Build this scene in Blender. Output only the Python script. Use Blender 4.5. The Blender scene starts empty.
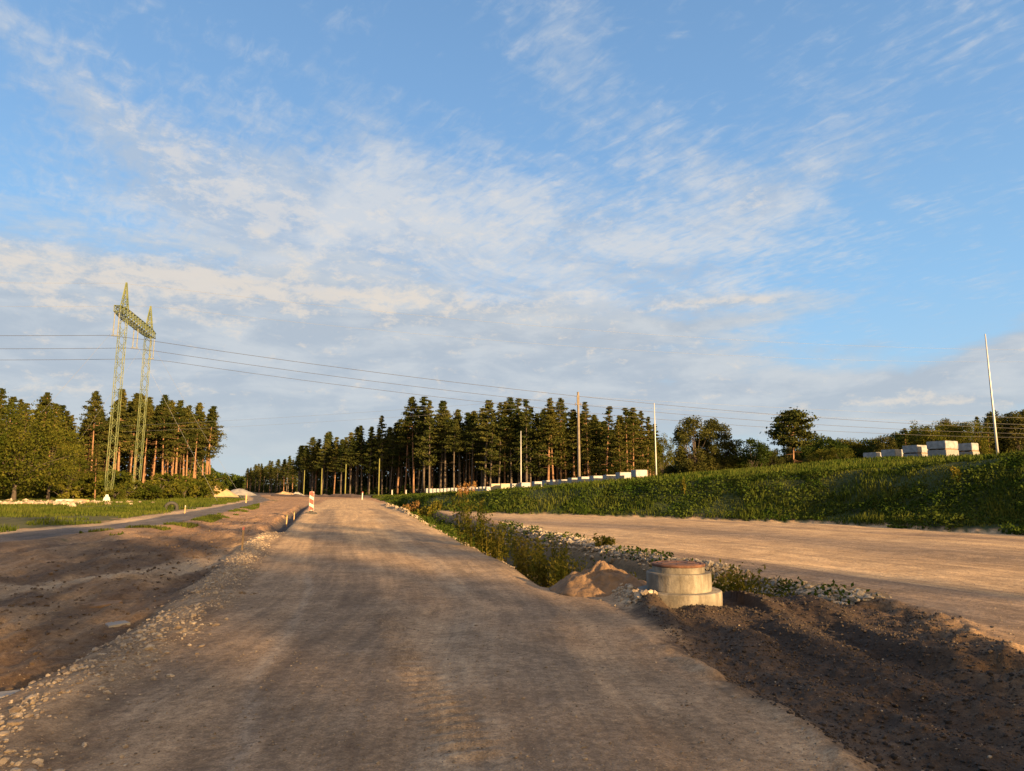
import bpy, bmesh, math, random
import numpy as np
from mathutils import Vector, Matrix

R = math.radians
random.seed(7)
rng = np.random.default_rng(11)
S = bpy.context.scene
COL = S.collection

# ------------------------------------------------------------------ camera
FPX = 692.0
PITCH = R(8.59)
CAMH = 1.6
cam_d = bpy.data.cameras.new('camera')
cam = bpy.data.objects.new('camera', cam_d)
COL.objects.link(cam)
cam.location = (0, 0, CAMH)
cam.rotation_euler = (R(90) + PITCH, 0, 0)
cam_d.sensor_width = 36
cam_d.lens = 36 * FPX / 1024
cam_d.clip_start = 0.05
cam_d.clip_end = 12000
S.camera = cam
S.render.resolution_x = 1024
S.render.resolution_y = 771

# ------------------------------------------------------------------ sun, exposure
SUN_AZ = R(140)       # clockwise from +Y (straight ahead)
SUN_EL = R(11.5)
S.view_settings.view_transform = 'Standard'
S.view_settings.look = 'None'
S.view_settings.gamma = 1
S.view_settings.use_curve_mapping = False
EXPO = 1.7
S.view_settings.exposure = EXPO
TO_SUN = Vector((math.sin(SUN_AZ) * math.cos(SUN_EL), math.cos(SUN_AZ) * math.cos(SUN_EL), math.sin(SUN_EL)))
sd_ = bpy.data.lights.new('sun', 'SUN')
sd_.energy = 5.0
sd_.angle = R(0.7)
sd_.color = (1.0, 0.635, 0.29)
so = bpy.data.objects.new('sun', sd_)
COL.objects.link(so)
so.rotation_euler = TO_SUN.to_track_quat('Z', 'Y').to_euler()
so.location = (30, -40, 40)


class NB:
    """small node-building helper"""
    def __init__(s, nt):
        s.nt = nt

    def n(s, t, **kw):
        nd = s.nt.nodes.new(t)
        for k, v in kw.items():
            setattr(nd, k, v)
        return nd

    def put(s, sock, v):
        if isinstance(v, bpy.types.NodeSocket):
            s.nt.links.new(v, sock)
        elif v is not None:
            if sock.type == 'RGBA' and not hasattr(v, '__len__'):
                v = (v, v, v, 1)
            elif sock.type == 'RGBA' and len(v) == 3:
                v = (*v, 1)
            sock.default_value = v

    def m(s, op, a, b=None, c=None, clamp=False):
        nd = s.n('ShaderNodeMath', operation=op, use_clamp=clamp)
        s.put(nd.inputs[0], a)
        s.put(nd.inputs[1], b)
        s.put(nd.inputs[2], c)
        return nd.outputs[0]

    def mix(s, f, a, b, mode='MIX'):
        nd = s.n('ShaderNodeMix', data_type='RGBA', blend_type=mode, clamp_factor=True)
        s.put(nd.inputs[0], f)
        s.put(nd.inputs[6], a)
        s.put(nd.inputs[7], b)
        return nd.outputs[2]

    def mr(s, v, a, b, c=0.0, d=1.0, smooth=True):
        nd = s.n('ShaderNodeMapRange', interpolation_type='SMOOTHSTEP' if smooth else 'LINEAR')
        for i, x in enumerate((v, a, b, c, d)):
            s.put(nd.inputs[i], x)
        return nd.outputs[0]

    def noise(s, vec, scale, detail=4, rough=0.55, dist=0.0, lac=2.0):
        nd = s.n('ShaderNodeTexNoise')
        s.put(nd.inputs['Vector'], vec)
        nd.inputs['Scale'].default_value = scale
        nd.inputs['Detail'].default_value = detail
        nd.inputs['Roughness'].default_value = rough
        nd.inputs['Distortion'].default_value = dist
        nd.inputs['Lacunarity'].default_value = lac
        return nd.outputs[0]

    def comb(s, x, y, z=0.0):
        nd = s.n('ShaderNodeCombineXYZ')
        for i, v in enumerate((x, y, z)):
            s.put(nd.inputs[i], v)
        return nd.outputs[0]

    def sep(s, v):
        nd = s.n('ShaderNodeSeparateXYZ')
        s.put(nd.inputs[0], v)
        return nd.outputs


def px_dir(px, py):
    u = (px - 512) / FPX
    v = (385.5 - py) / FPX
    return np.array([u, math.cos(PITCH) - v * math.sin(PITCH), math.sin(PITCH) + v * math.cos(PITCH)])


def azel(px, py):
    d = px_dir(px, py)
    return math.atan2(d[0], d[1]), math.atan2(d[2], math.hypot(d[0], d[1]))


# ------------------------------------------------------------------ world
W = bpy.data.worlds.new('World')
S.world = W
W.use_nodes = True
nt = W.node_tree
nt.nodes.clear()
nb = NB(nt)
sky = nb.n('ShaderNodeTexSky', sky_type='NISHITA')
sky.sun_disc = False
sky.sun_elevation = SUN_EL
sky.sun_rotation = SUN_AZ
sky.altitude = 50
sky.air_density = 1.0
sky.dust_density = 0.6
sky.ozone_density = 1.2
SKY_STRENGTH = 0.10
SKY_TINT = (2.05, 1.62, 1.38)
CLOUD_K = 1.0 / (SKY_STRENGTH * 2 ** EXPO)     # display-linear value -> sky value
tc = nb.n('ShaderNodeTexCoord')
nrm = nb.n('ShaderNodeVectorMath', operation='NORMALIZE')
nb.put(nrm.inputs[0], tc.outputs['Generated'])
dx, dy, dz = nb.sep(nrm.outputs[0])
az = nb.m('ARCTAN2', dx, dy)
el = nb.m('ARCSINE', dz)
zc = nb.m('ADD', nb.m('MAXIMUM', dz, 0.0), 0.10)
pxx = nb.m('DIVIDE', dx, zc)
pyy = nb.m('DIVIDE', dy, zc)
plane = nb.comb(pxx, pyy)
warp = nb.noise(plane, 1.1, 3, 0.5)
warp2 = nb.noise(nb.comb(pyy, pxx, 4.0), 1.3, 3, 0.5)


def blobs(lst, wob=0.10):
    """sum of soft ellipses given as (px, py, rx, ry, rot deg, weight); anchored to sky directions"""
    tot = None
    azw = nb.m('ADD', az, nb.m('MULTIPLY', nb.m('SUBTRACT', warp, 0.5), wob))
    elw = nb.m('ADD', el, nb.m('MULTIPLY', nb.m('SUBTRACT', warp2, 0.5), wob * 0.6))
    for (px, py, rx, ry, rot, wt) in lst:
        a0, e0 = azel(px, py)
        ca, sa = math.cos(R(rot)), math.sin(R(rot))
        ux = nb.m('SUBTRACT', azw, a0)
        uy = nb.m('SUBTRACT', elw, e0)
        a = nb.m('ADD', nb.m('MULTIPLY', ux, ca / rx), nb.m('MULTIPLY', uy, sa / rx))
        b = nb.m('ADD', nb.m('MULTIPLY', ux, -sa / ry), nb.m('MULTIPLY', uy, ca / ry))
        r2 = nb.m('ADD', nb.m('MULTIPLY', a, a), nb.m('MULTIPLY', b, b))
        g = nb.m('MULTIPLY', nb.m('EXPONENT', nb.m('MULTIPLY', r2, -1.0)), wt)
        tot = g if tot is None else nb.m('ADD', tot, g)
    return tot


ramp = nb.n('ShaderNodeValToRGB')
er = ramp.color_ramp
er.elements[0].position = 0.0
er.elements[0].color = tuple(c_ * CLOUD_K / 8 for c_ in (.46, .60, .72)) + (1,)
er.elements[1].position = 1.0
er.elements[1].color = tuple(c_ * CLOUD_K / 8 for c_ in (.10, .22, .50)) + (1,)
for p_, c3 in ((.10, (.40, .62, .81)), (.22, (.30, .55, .83)), (.38, (.225, .43, .72)), (.60, (.165, .325, .58))):
    e_ = er.elements.new(p_)
    e_.color = tuple(c_ * CLOUD_K / 8 for c_ in c3) + (1,)
nb.put(ramp.inputs[0], nb.m('DIVIDE', el, 1.2))
clear = nb.mix(1.0, ramp.outputs[0], (8, 8, 8), 'MULTIPLY')
blue = nb.mix(0.88, nb.mix(1.0, sky.outputs[0], (.62, .78, 1.0), 'MULTIPLY'), clear)

# high broken cirrocumulus fan
fan = blobs([(230, 205, .24, .08, -15, .55), (430, 225, .28, .12, 0, .95), (640, 250, .28, .12, 6, .75), (780, 190, .12, .045, 24, .60),
             (300, 190, .20, .06, -24, .55), (150, 150, .24, .040, -28, .60), (60, 95, .18, .03, -30, .42),
             (570, 40, .10, .08, -50, .75), (660, 130, .14, .04, -40, .30), (870, 80, .25, .05, 8, .26), (240, 240, .20, .05, -10, .45),
             (370, 130, .10, .05, -50, .45), (600, 320, .30, .06, 0, .65), (900, 140, .25, .04, 5, .18)])
sx = nb.m('ADD', nb.m('MULTIPLY', pxx, 0.78), nb.m('MULTIPLY', pyy, 0.62))
sy = nb.m('ADD', nb.m('MULTIPLY', pxx, -0.62), nb.m('MULTIPLY', pyy, 0.78))
fine = nb.noise(nb.comb(nb.m('MULTIPLY', sx, 2.2), nb.m('MULTIPLY', sy, 1.0), 1.0), 13.0, 4, 0.60, 0.5)
mid = nb.noise(nb.comb(nb.m('MULTIPLY', sx, 0.8), sy, 3.0), 2.8, 7, 0.62, 0.5)
fib = nb.noise(nb.comb(nb.m('MULTIPLY', sx, 0.30), nb.m('MULTIPLY', sy, 2.4), 8.0), 3.4, 7, 0.62, 0.3)
tex1 = nb.m('ADD', nb.m('ADD', nb.m('MULTIPLY', fine, 0.44), nb.m('MULTIPLY', mid, 0.30)), nb.m('MULTIPLY', fib, 0.26))
cov1 = nb.m('ADD', nb.m('MULTIPLY', fan, 0.80), nb.m('MULTIPLY', nb.m('SUBTRACT', tex1, 0.5), 3.4))
a1 = nb.mr(cov1, 0.02, 1.25, 0.0, 0.90)
# low stratus bank
bank = blobs([(-60, 330, .45, .10, 0, .9), (150, 330, .35, .10, 0, .85), (400, 350, .42, .10, 0, .95), (620, 350, .22, .06, -4, .55),
              (600, 405, .40, .045, 0, .60), (780, 400, .25, .03, 0, .45), (960, 385, .16, .045, 8, .9), (1050, 350, .12, .04, 12, .8),
              (740, 298, .12, .014, -2, .62), (730, 322, .16, .012, 3, .40), (860, 345, .05, .008, 0, .45),
              (250, 430, .5, .05, 0, .8), (900, 430, .4, .03, 0, .45)], 0.07)
lt = nb.noise(nb.comb(az, nb.m('MULTIPLY', el, 4.2), 0.0), 4.5, 8, 0.60, 0.5)
lt2 = nb.noise(nb.comb(az, nb.m('MULTIPLY', el, 2.6), 5.0), 12.0, 7, 0.62, 0.3)
tex2 = nb.m('ADD', nb.m('MULTIPLY', lt, 0.58), nb.m('MULTIPLY', lt2, 0.42))
cov2 = nb.m('ADD', nb.m('MULTIPLY', bank, 0.95), nb.m('MULTIPLY', nb.m('SUBTRACT', tex2, 0.5), 2.8))
a2 = nb.mr(cov2, 0.15, 0.95, 0.0, 0.94)
# puffy sun-lit parts inside the bank
puff = blobs([(230, 290, .18, .020, 2, 1.0), (60, 262, .20, .028, 4, .95), (400, 300, .20, .018, -2, 1.0), (905, 400, .06, .010, 0, 1.0),
              (140, 310, .2, .02, 0, .6), (740, 297, .12, .010, 0, 1.0), (230, 208, .12, .03, -10, .7), (990, 398, .05, .01, 0, .5),
              (420, 240, .2, .05, 0, .5), (160, 120, .25, .05, -30, .8), (640, 200, .3, .06, 0, .4), (60, 385, .2, .012, 0, .4), (600, 300, .2, .02, 0, .5)], 0.05)
pt = nb.noise(nb.comb(az, nb.m('MULTIPLY', el, 2.0), 2.0), 24.0, 8, 0.70, 0.2)
lit = nb.mr(nb.m('ADD', nb.m('MULTIPLY', puff, 0.75), nb.m('MULTIPLY', nb.m('SUBTRACT', pt, 0.5), 4.6)), 0.18, 1.15)
ck = lambda *c_: tuple(q * CLOUD_K for q in c_)
lowcol = nb.mix(nb.mr(tex2, .42, .62), ck(.46, .525, .605), ck(.60, .64, .68))
lowcol = nb.mix(nb.m('MULTIPLY', lit, 0.75), lowcol, ck(.84, .74, .63))
highcol = nb.mix(nb.mr(mid, .38, .62), ck(.44, .54, .68), ck(.66, .69, .73))
highcol = nb.mix(nb.m('MULTIPLY', lit, 0.6), highcol, ck(.84, .77, .69))
c = nb.mix(a1, blue, highcol)
c = nb.mix(a2, c, lowcol)
hz = nb.mr(el, 0.02, 0.15, 0.75, 0.0)
c = nb.mix(hz, c, ck(.54, .62, .665))
# warm evening glow in the half of the sky round the low sun, behind the viewpoint
dt = nb.n('ShaderNodeVectorMath', operation='DOT_PRODUCT')
nb.put(dt.inputs[0], nrm.outputs[0])
dt.inputs[1].default_value = TO_SUN[:]
c = nb.mix(nb.mr(dt.outputs['Value'], .10, .80, 0.0, .92), c, ck(1.35, .98, .56))
bg = nb.n('ShaderNodeBackground')
bg.inputs['Strength'].default_value = SKY_STRENGTH
nb.put(bg.inputs['Color'], c)
wo = nb.n('ShaderNodeOutputWorld')
nt.links.new(bg.outputs[0], wo.inputs[0])

# ------------------------------------------------------------------ pixel / plan helpers


def G(px, py, z=0.0):
    d = px_dir(px, py)
    t = (z - CAMH) / d[2]
    return (d[0] * t, d[1] * t)


def at(px, Y):
    """plan point at forward distance Y on the azimuth of a near-horizon pixel column"""
    return (px - 512) / FPX / 1.0125 * Y


def el_px(py):
    d = px_dir(512, py)
    return d[2] / d[1]


def sdist(P, poly):
    """signed distance to a polyline (positive to the right of travel), arclength, closest y"""
    P = np.asarray(P, float)
    poly = np.asarray(poly, float)
    best = np.full(len(P), 1e18)
    sg = np.ones(len(P))
    arc = np.zeros(len(P))
    cw = np.full(len(P), 1e-30)
    cs = np.zeros(len(P))
    L = 0.0
    for a, b in zip(poly[:-1], poly[1:]):
        e = b - a
        l2 = e @ e
        t = np.clip(((P - a) @ e) / l2, 0, 1)
        c_ = a + t[:, None] * e
        d = ((P - c_) ** 2).sum(1)
        cr = e[0] * (P[:, 1] - a[1]) - e[1] * (P[:, 0] - a[0])
        k = d < best - 1e-9
        best[k] = d[k]
        sg[k] = np.where(cr[k] < 0, 1.0, -1.0)
        arc[k] = L + t[k] * math.sqrt(l2)
        w_ = 1.0 / (d + .5) ** 3
        cw += w_
        cs += w_ * c_[:, 1]
        L += math.sqrt(l2)
    return np.sqrt(best) * sg, arc, cs / cw


def sdpoly(P, poly):
    """signed distance to closed polygon, positive inside"""
    poly = np.asarray(poly, float)
    best = np.full(len(P), 1e18)
    ins = np.zeros(len(P), bool)
    n = len(poly)
    for i in range(n):
        a = poly[i]
        b = poly[(i + 1) % n]
        e = b - a
        t = np.clip(((P - a) @ e) / (e @ e), 0, 1)
        best = np.minimum(best, ((P - a - t[:, None] * e) ** 2).sum(1))
        c1 = (a[1] > P[:, 1]) != (b[1] > P[:, 1])
        with np.errstate(divide='ignore', invalid='ignore'):
            xi = (b[0] - a[0]) * (P[:, 1] - a[1]) / (b[1] - a[1] + 1e-12) + a[0]
        ins ^= c1 & (P[:, 0] < xi)
    return np.sqrt(best) * np.where(ins, 1, -1)


def ss(x, a, b):
    t = np.clip((x - a) / (b - a), 0, 1)
    return t * t * (3 - 2 * t)


_perm = rng.permutation(512).astype(np.int64)
_val = rng.random(512) * 2 - 1


def vnoise(x, y, seed=0):
    xi = np.floor(x).astype(np.int64)
    yi = np.floor(y).astype(np.int64)
    fx = x - xi
    fy = y - yi
    fx = fx * fx * fx * (fx * (fx * 6 - 15) + 10)
    fy = fy * fy * fy * (fy * (fy * 6 - 15) + 10)

    def h(a, b):
        return _val[_perm[(_perm[(a + seed * 17) & 511] + b) & 511]]
    v00, v10, v01, v11 = h(xi, yi), h(xi + 1, yi), h(xi, yi + 1), h(xi + 1, yi + 1)
    return (v00 * (1 - fx) + v10 * fx) * (1 - fy) + (v01 * (1 - fx) + v11 * fx) * fy


def fbm(x, y, oct_=4, seed=0, gain=.5):
    s, a, f = 0, 1.0, 1.0
    for o in range(oct_):
        s = s + a * vnoise(x * f + 13.7 * o, y * f - 7.1 * o, seed + o)
        a *= gain
        f *= 2.03
    return s


ROAD_L = [(-2.0, -80), (-2.3, -5)] + [G(*p) for p in ((60, 771), (120, 690), (190, 640), (235, 600), (262, 560), (285, 530), (303, 514), (322, 502))] + [(-34, 130), (-75, 300), (-200, 800)]
ROAD_R = [(2.9, -80), (2.5, -5)] + [G(*p) for p in ((870, 771), (760, 700), (690, 650), (640, 607), (590, 582), (540, 562), (490, 545), (450, 530), (415, 516), (385, 506), (365, 499))] + [(-62, 300), (-180, 800)]
PATH = [(-24, -80), (-18, 5)] + [G(*p) for p in ((0, 538), (143, 524), (200, 513.5), (240, 505), (262, 500))] + [(-62, 170), (-110, 300)]
TOE = [(34, -80), (27, 5), (22.5, 15), (18.6, 25), (14.6, 35), (10, 40), (5.6, 44), (0, 48), (-3.6, 52), (-9.5, 64), (-23.5, 123), (-40, 190), (-110, 420)]
DITCH = [G(395, 503), G(425, 513), G(462, 527), G(512, 545), G(560, 562), G(606, 580), G(650, 583), G(735, 582), G(800, 590)]
SOIL = [G(*p) for p in ((636, 608), (690, 600), (722, 592), (800, 594), (872, 600), (915, 612), (965, 640), (1030, 672), (1100, 720), (1100, 771), (1000, 820), (900, 790), (760, 704), (690, 652))]
RIDGE = [G(*p) for p in ((880, 604), (930, 622), (985, 655), (1040, 690), (1100, 740))]
PALE = [G(*p) for p in ((-20, 578), (60, 572), (150, 562), (215, 548), (258, 536), (272, 541), (250, 556), (180, 568), (80, 578), (-20, 588))]
TRENCH = [G(268, 534), G(284, 521), G(296, 511), G(304, 505)]
TREAD = [G(375, 590), G(395, 640), G(430, 700), G(475, 771)]
MANX, MANY = 2.43, 10.4


def fields(P):
    x, y = P[:, 0], P[:, 1]
    f = {}
    f['l'], f['larc'], _ = sdist(P, ROAD_L)      # + right of left edge = inside
    r, f['rarc'], _ = sdist(P, ROAD_R)
    f['r'] = -r                                  # + inside
    f['p'], f['parc'], _ = sdist(P, PATH)        # centre line
    f['t'], f['tarc'], f['ty'] = sdist(P, TOE)   # + right (embankment)
    d, f['darc'], _ = sdist(P, DITCH)
    f['d'] = np.abs(d)
    f['soil'] = sdpoly(P, SOIL)
    f['pale'] = sdpoly(P, PALE)
    f['tr'] = np.abs(sdist(P, TRENCH)[0])
    f['rg'] = np.abs(sdist(P, RIDGE)[0])
    f['td'] = np.abs(sdist(P, TREAD)[0])
    f['td_arc'] = sdist(P, TREAD)[1]
    return f


def terrain(P, f=None):
    P = np.asarray(P, float).reshape(-1, 2)
    x, y = P[:, 0], P[:, 1]
    if f is None:
        f = fields(P)
    rr = np.hypot(x, y)
    near = 1 - ss(rr, 30, 90)
    z = 0.035 * fbm(x * .25, y * .25, 3, 1)
    inroad = ss(f['l'], -.3, .5) * ss(f['r'], -.2, .4)
    onpath = 1 - ss(np.abs(f['p']), 1.2, 1.9)
    rough = (1 - inroad) * (1 - onpath)
    # road: crown and slight wheel tracks
    half = np.minimum(f['l'], f['r'])
    z += inroad * (0.03 + .03 * ss(half, 0, 2.5)) * (y < 130)
    for c0 in (1.0, 2.6):
        z -= inroad * .014 * np.exp(-((f['r'] - c0) / .28) ** 2) * near
    z += inroad * .006 * fbm(f['r'] * 3.1, f['rarc'] * .5, 3, 4) * near
    # cleat marks of a tracked machine
    z += near * np.exp(-(f['td'] / .17) ** 4) * ss(12 - y, 0, 4) * .020 * np.sin(f['td_arc'] * 2 * math.pi / .17 + 1.2 * fbm(x * 2, y * 2, 2, 31))
    # left construction strip: rutted soil lying lower than the stones
    leftz = ss(-f['l'], 0.75, 1.15) * ss(f['p'], 1.6, 3.0)
    lr, la = -f['l'], f['larc']
    z -= leftz * .13 * (y < 120)
    z += leftz * near * (.060 * fbm(lr * .8, la * .35, 5, 9, .58) + .030 * fbm(lr * 4.0, la * 2.0, 3, 12))
    z += leftz * near * .035 * fbm(lr * 1.9, la * 1.1, 4, 15, .65)
    z -= leftz * near * .05 * ss(fbm(lr * .9 + 5, la * .45, 3, 19), .35, .7)
    z += leftz * near * .015 * np.sin(lr * 2.3 + 1.5 * fbm(x * .2, y * .2, 2, 3)) * ss(fbm(x * .12, y * .12, 2, 7), -.2, .3)
    # stone ribbon
    z += np.exp(-((f['l'] + .38) / .33) ** 2) * .07 * (y > -3) * (y < 30)
    # trench at the far left edge
    z -= .34 * np.exp(-(f['tr'] / .45) ** 4)
    z += .06 * np.exp(-((f['tr'] - .9) / .3) ** 2)
    # pale berm along the right road edge
    bm = np.exp(-((f['r'] + .12) / .22) ** 2) * ss(y, 7.5, 9.5) * (1 - ss(y, 70, 110))
    z += bm * (.19 + .09 * fbm(x * 1.3, y * 1.3, 3, 21))
    bm2 = np.exp(-((f['r'] - .25 - .2 * np.sin(y * .9)) / .14) ** 2) * (1 - ss(y, 7.0, 9.0))
    z += bm2 * (.045 + .03 * fbm(x * 3, y * 3, 3, 22))
    # ditch
    dd = ss(f['darc'], 0, 6)
    endf = 1 - ss(x, 3.9, 4.9) * (y < 20)
    z -= np.exp(-(f['d'] / 1.02) ** 4) * .66 * dd * endf * (.35 + .65 * (y > 4))
    z += .16 * np.exp(-((f['d'] - 1.75) / .6) ** 2) * (f['r'] < -1.6) * (y > 6) * (y < 45) * endf   # far bank lip
    # dark soil apron with clods and a tyre-cut ridge
    sm = ss(f['soil'], -.15, .35)
    z += sm * (-.05 + .026 * fbm(x * .9, y * .9, 5, 41, .6) + .014 * fbm(x * 11, y * 11, 3, 44)) * (f['r'] < .3)
    rd = np.exp(-(f['rg'] / .42) ** 2)
    z += rd * (.10 + .09 * fbm(x * 2.4, y * 2.2, 4, 51)) * near
    ang = x * .82 + y * .57
    z -= rd * .09 * ss(np.sin(ang * 4.6 + fbm(x, y, 2, 52)), .2, .9)
    # ruts curving on the apron
    z += sm * .042 * np.sin((f['r'] * 7.0) + 1.6 * fbm(x * .6, y * .6, 2, 61)) * ss(-f['r'], .1, .8) * (1 - ss(-f['r'], 2.2, 3.2))
    # soil heaped at the foot of the concrete ring
    dm = np.hypot(x - (MANX + .35), (y - (MANY - .75)) * 1.3)
    z += .12 * np.exp(-(dm / .5) ** 2)
    dr = np.hypot(x - MANX, y - MANY)
    z = np.where(dr < 1.5, z * ss(dr, .9, 1.5) + (1 - ss(dr, .9, 1.5)) * np.maximum(z, -.02 + .02 * fbm(x * 3, y * 3, 2, 66)), z)
    # lot on the right: faint tracks along it
    lot = (f['r'] < -2) & (f['t'] < 0)
    z += lot * near * (.018 * np.sin(f['t'] * 1.9 + .8 * fbm(x * .15, y * .15, 2, 71)) + .012 * fbm(f['t'] * 1.4, f['tarc'] * .25, 3, 72))
    # embankment
    Hc = np.interp(f['ty'], [-80, 15, 25, 33, 37, 43, 48, 60, 100, 123, 190, 300], [4.4, 3.8, 3.28, 2.95, 2.58, 2.05, 1.65, 1.25, .85, .55, .3, 0])
    wc = 2.0 * Hc + 1.2
    t = np.maximum(f['t'], 0)
    z += Hc * ss(t / wc, -.12, 1.0) * (t > 0) - 0
    z += np.clip(t - wc, 0, 45) * np.interp(f['ty'], [30, 42, 52, 110], [.028, .066, .085, .045]) * ss(Hc, .6, 2.0)
    z += (t > 0) * np.minimum(t, 1) * .10 * fbm(x * .35, y * .35, 4, 81)
    # verge and forest floor on the left
    vz = ss(-f['p'], 2.2, 6)
    z += vz * (.12 + .22 * ss(-f['p'], 6, 40) + .07 * fbm(x * .3, y * .3, 4, 91))
    # far rise
    z += ss(rr, 350, 1500) * 6
    return z


def ztop(x, y):
    return float(terrain(np.array([[x, y]]))[0])


# ------------------------------------------------------------------ mesh helpers


def set_custom(o, label=None, cat=None, group=None, kind=None):
    if label:
        o['label'] = label
    if cat:
        o['category'] = cat
    if group:
        o['group'] = group
    if kind:
        o['kind'] = kind
    return o


def mesh_np(name, V, F, mats=(), parent=None, smooth=False, mi=None):
    V = np.ascontiguousarray(V, np.float32)
    F = np.ascontiguousarray(F, np.int32)
    k = F.shape[1]
    me = bpy.data.meshes.new(name)
    me.vertices.add(len(V))
    me.vertices.foreach_set('co', V.ravel())
    me.loops.add(F.size)
    me.loops.foreach_set('vertex_index', F.ravel())
    me.polygons.add(len(F))
    me.polygons.foreach_set('loop_start', np.arange(0, F.size, k, dtype=np.int32))
    me.polygons.foreach_set('loop_total', np.full(len(F), k, np.int32))
    if mi is not None:
        me.polygons.foreach_set('material_index', np.ascontiguousarray(mi, np.int32))
    me.polygons.foreach_set('use_smooth', np.full(len(F), smooth, bool))
    me.update(calc_edges=True)
    for m_ in mats:
        me.materials.append(m_)
    o = bpy.data.objects.new(name, me)
    COL.objects.link(o)
    if parent is not None:
        o.parent = parent
    return o


class MB:
    def __init__(s):
        s.v = []
        s.f = []

    def add(s, vs, fs):
        n = len(s.v)
        s.v += [tuple(v) for v in vs]
        s.f += [tuple(i + n for i in f) for f in fs]

    def box(s, c, size, rot=None, taper=1.0, bevel=0):
        hx, hy, hz = size[0] / 2, size[1] / 2, size[2] / 2
        bm = bmesh.new()
        bmesh.ops.create_cube(bm, size=1)
        for v in bm.verts:
            k = taper if v.co.z > 0 else 1
            v.co = Vector((v.co.x * 2 * hx * k, v.co.y * 2 * hy * k, v.co.z * 2 * hz))
        if bevel:
            bmesh.ops.bevel(bm, geom=bm.edges[:], offset=bevel, segments=2, affect='EDGES', profile=.6)
        M = Matrix.Translation(c)
        if rot is not None:
            M = M @ rot
        bm.transform(M)
        bm.verts.index_update()
        s.add([v.co for v in bm.verts], [[v.index for v in f.verts] for f in bm.faces])
        bm.free()

    def tube(s, pts, rad, n=6, cap=True):
        pts = [Vector(p) for p in pts]
        if not hasattr(rad, '__len__'):
            rad = [rad] * len(pts)
        base = len(s.v)
        up = Vector((0, 0, 1))
        for i, p in enumerate(pts):
            d = (pts[min(i + 1, len(pts) - 1)] - pts[max(i - 1, 0)])
            d.normalize()
            a = d.cross(up)
            if a.length < .05:
                a = d.cross(Vector((1, 0, 0)))
            a.normalize()
            b = d.cross(a)
            for k in range(n):
                th = 2 * math.pi * k / n
                s.v.append(tuple(p + (a * math.cos(th) + b * math.sin(th)) * rad[i]))
        for i in range(len(pts) - 1):
            for k in range(n):
                a0 = base + i * n + k
                a1 = base + i * n + (k + 1) % n
                s.f.append((a0, a1, a1 + n, a0 + n))
        if cap:
            s.f.append(tuple(base + k for k in range(n))[::-1])
            s.f.append(tuple(base + (len(pts) - 1) * n + k for k in range(n)))

    def lathe(s, prof, c=(0, 0, 0), n=32, wob=0.0, cap=True):
        base = len(s.v)
        for (r, z) in prof:
            for k in range(n):
                th = 2 * math.pi * k / n
                rr = r * (1 + wob * random.uniform(-1, 1))
                s.v.append((c[0] + rr * math.cos(th), c[1] + rr * math.sin(th), c[2] + z))
        for i in range(len(prof) - 1):
            for k in range(n):
                a0 = base + i * n + k
                a1 = base + i * n + (k + 1) % n
                s.f.append((a0, a1, a1 + n, a0 + n))
        if cap:
            s.f.append(tuple(base + (len(prof) - 1) * n + k for k in range(n)))

    def build(s, name, mat, parent=None, smooth=False):
        me = bpy.data.meshes.new(name)
        me.from_pydata(s.v, [], s.f)
        me.materials.append(mat)
        if smooth:
            me.polygons.foreach_set('use_smooth', [True] * len(me.polygons))
        me.update()
        o = bpy.data.objects.new(name, me)
        COL.objects.link(o)
        if parent is not None:
            o.parent = parent
        return o


def empty(name, loc, rz=0, label=None, cat=None, group=None):
    o = bpy.data.objects.new(name, None)
    o.empty_display_size = .3
    COL.objects.link(o)
    o.location = loc
    o.rotation_euler = (0, 0, rz)
    return set_custom(o, label, cat, group)


def copy_tree(o, parent=None, label=None):
    c_ = o.copy()
    COL.objects.link(c_)
    c_.parent = parent
    if label:
        c_['label'] = label
    for ch in o.children:
        copy_tree(ch, c_)
    return c_


# ------------------------------------------------------------------ materials


def new_mat(name):
    m_ = bpy.data.materials.new(name)
    m_.use_nodes = True
    m_.node_tree.nodes.clear()
    return m_, NB(m_.node_tree)


def simple(name, col, rough=.7, var=.25, scale=6, bump=.0, metal=0, bscale=None, col2=None, dist=.02):
    m_, b = new_mat(name)
    p = b.n('ShaderNodeBsdfPrincipled')
    t = b.n('ShaderNodeTexCoord')
    nz = b.noise(t.outputs['Object'], scale, 6, .6)
    c1 = tuple(k * (1 - var) for k in col)
    c2 = col2 or tuple(min(1, k * (1 + var)) for k in col)
    b.put(p.inputs['Base Color'], b.mix(b.mr(nz, .3, .7), c1, c2))
    p.inputs['Roughness'].default_value = rough
    p.inputs['Metallic'].default_value = metal
    if bump:
        bn = b.n('ShaderNodeBump')
        bn.inputs['Strength'].default_value = bump
        bn.inputs['Distance'].default_value = dist
        b.put(bn.inputs['Height'], b.noise(t.outputs['Object'], bscale or scale * 6, 5, .65))
        b.put(p.inputs['Normal'], bn.outputs[0])
    o = b.n('ShaderNodeOutputMaterial')
    m_.node_tree.links.new(p.outputs[0], o.inputs[0])
    return m_


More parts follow.
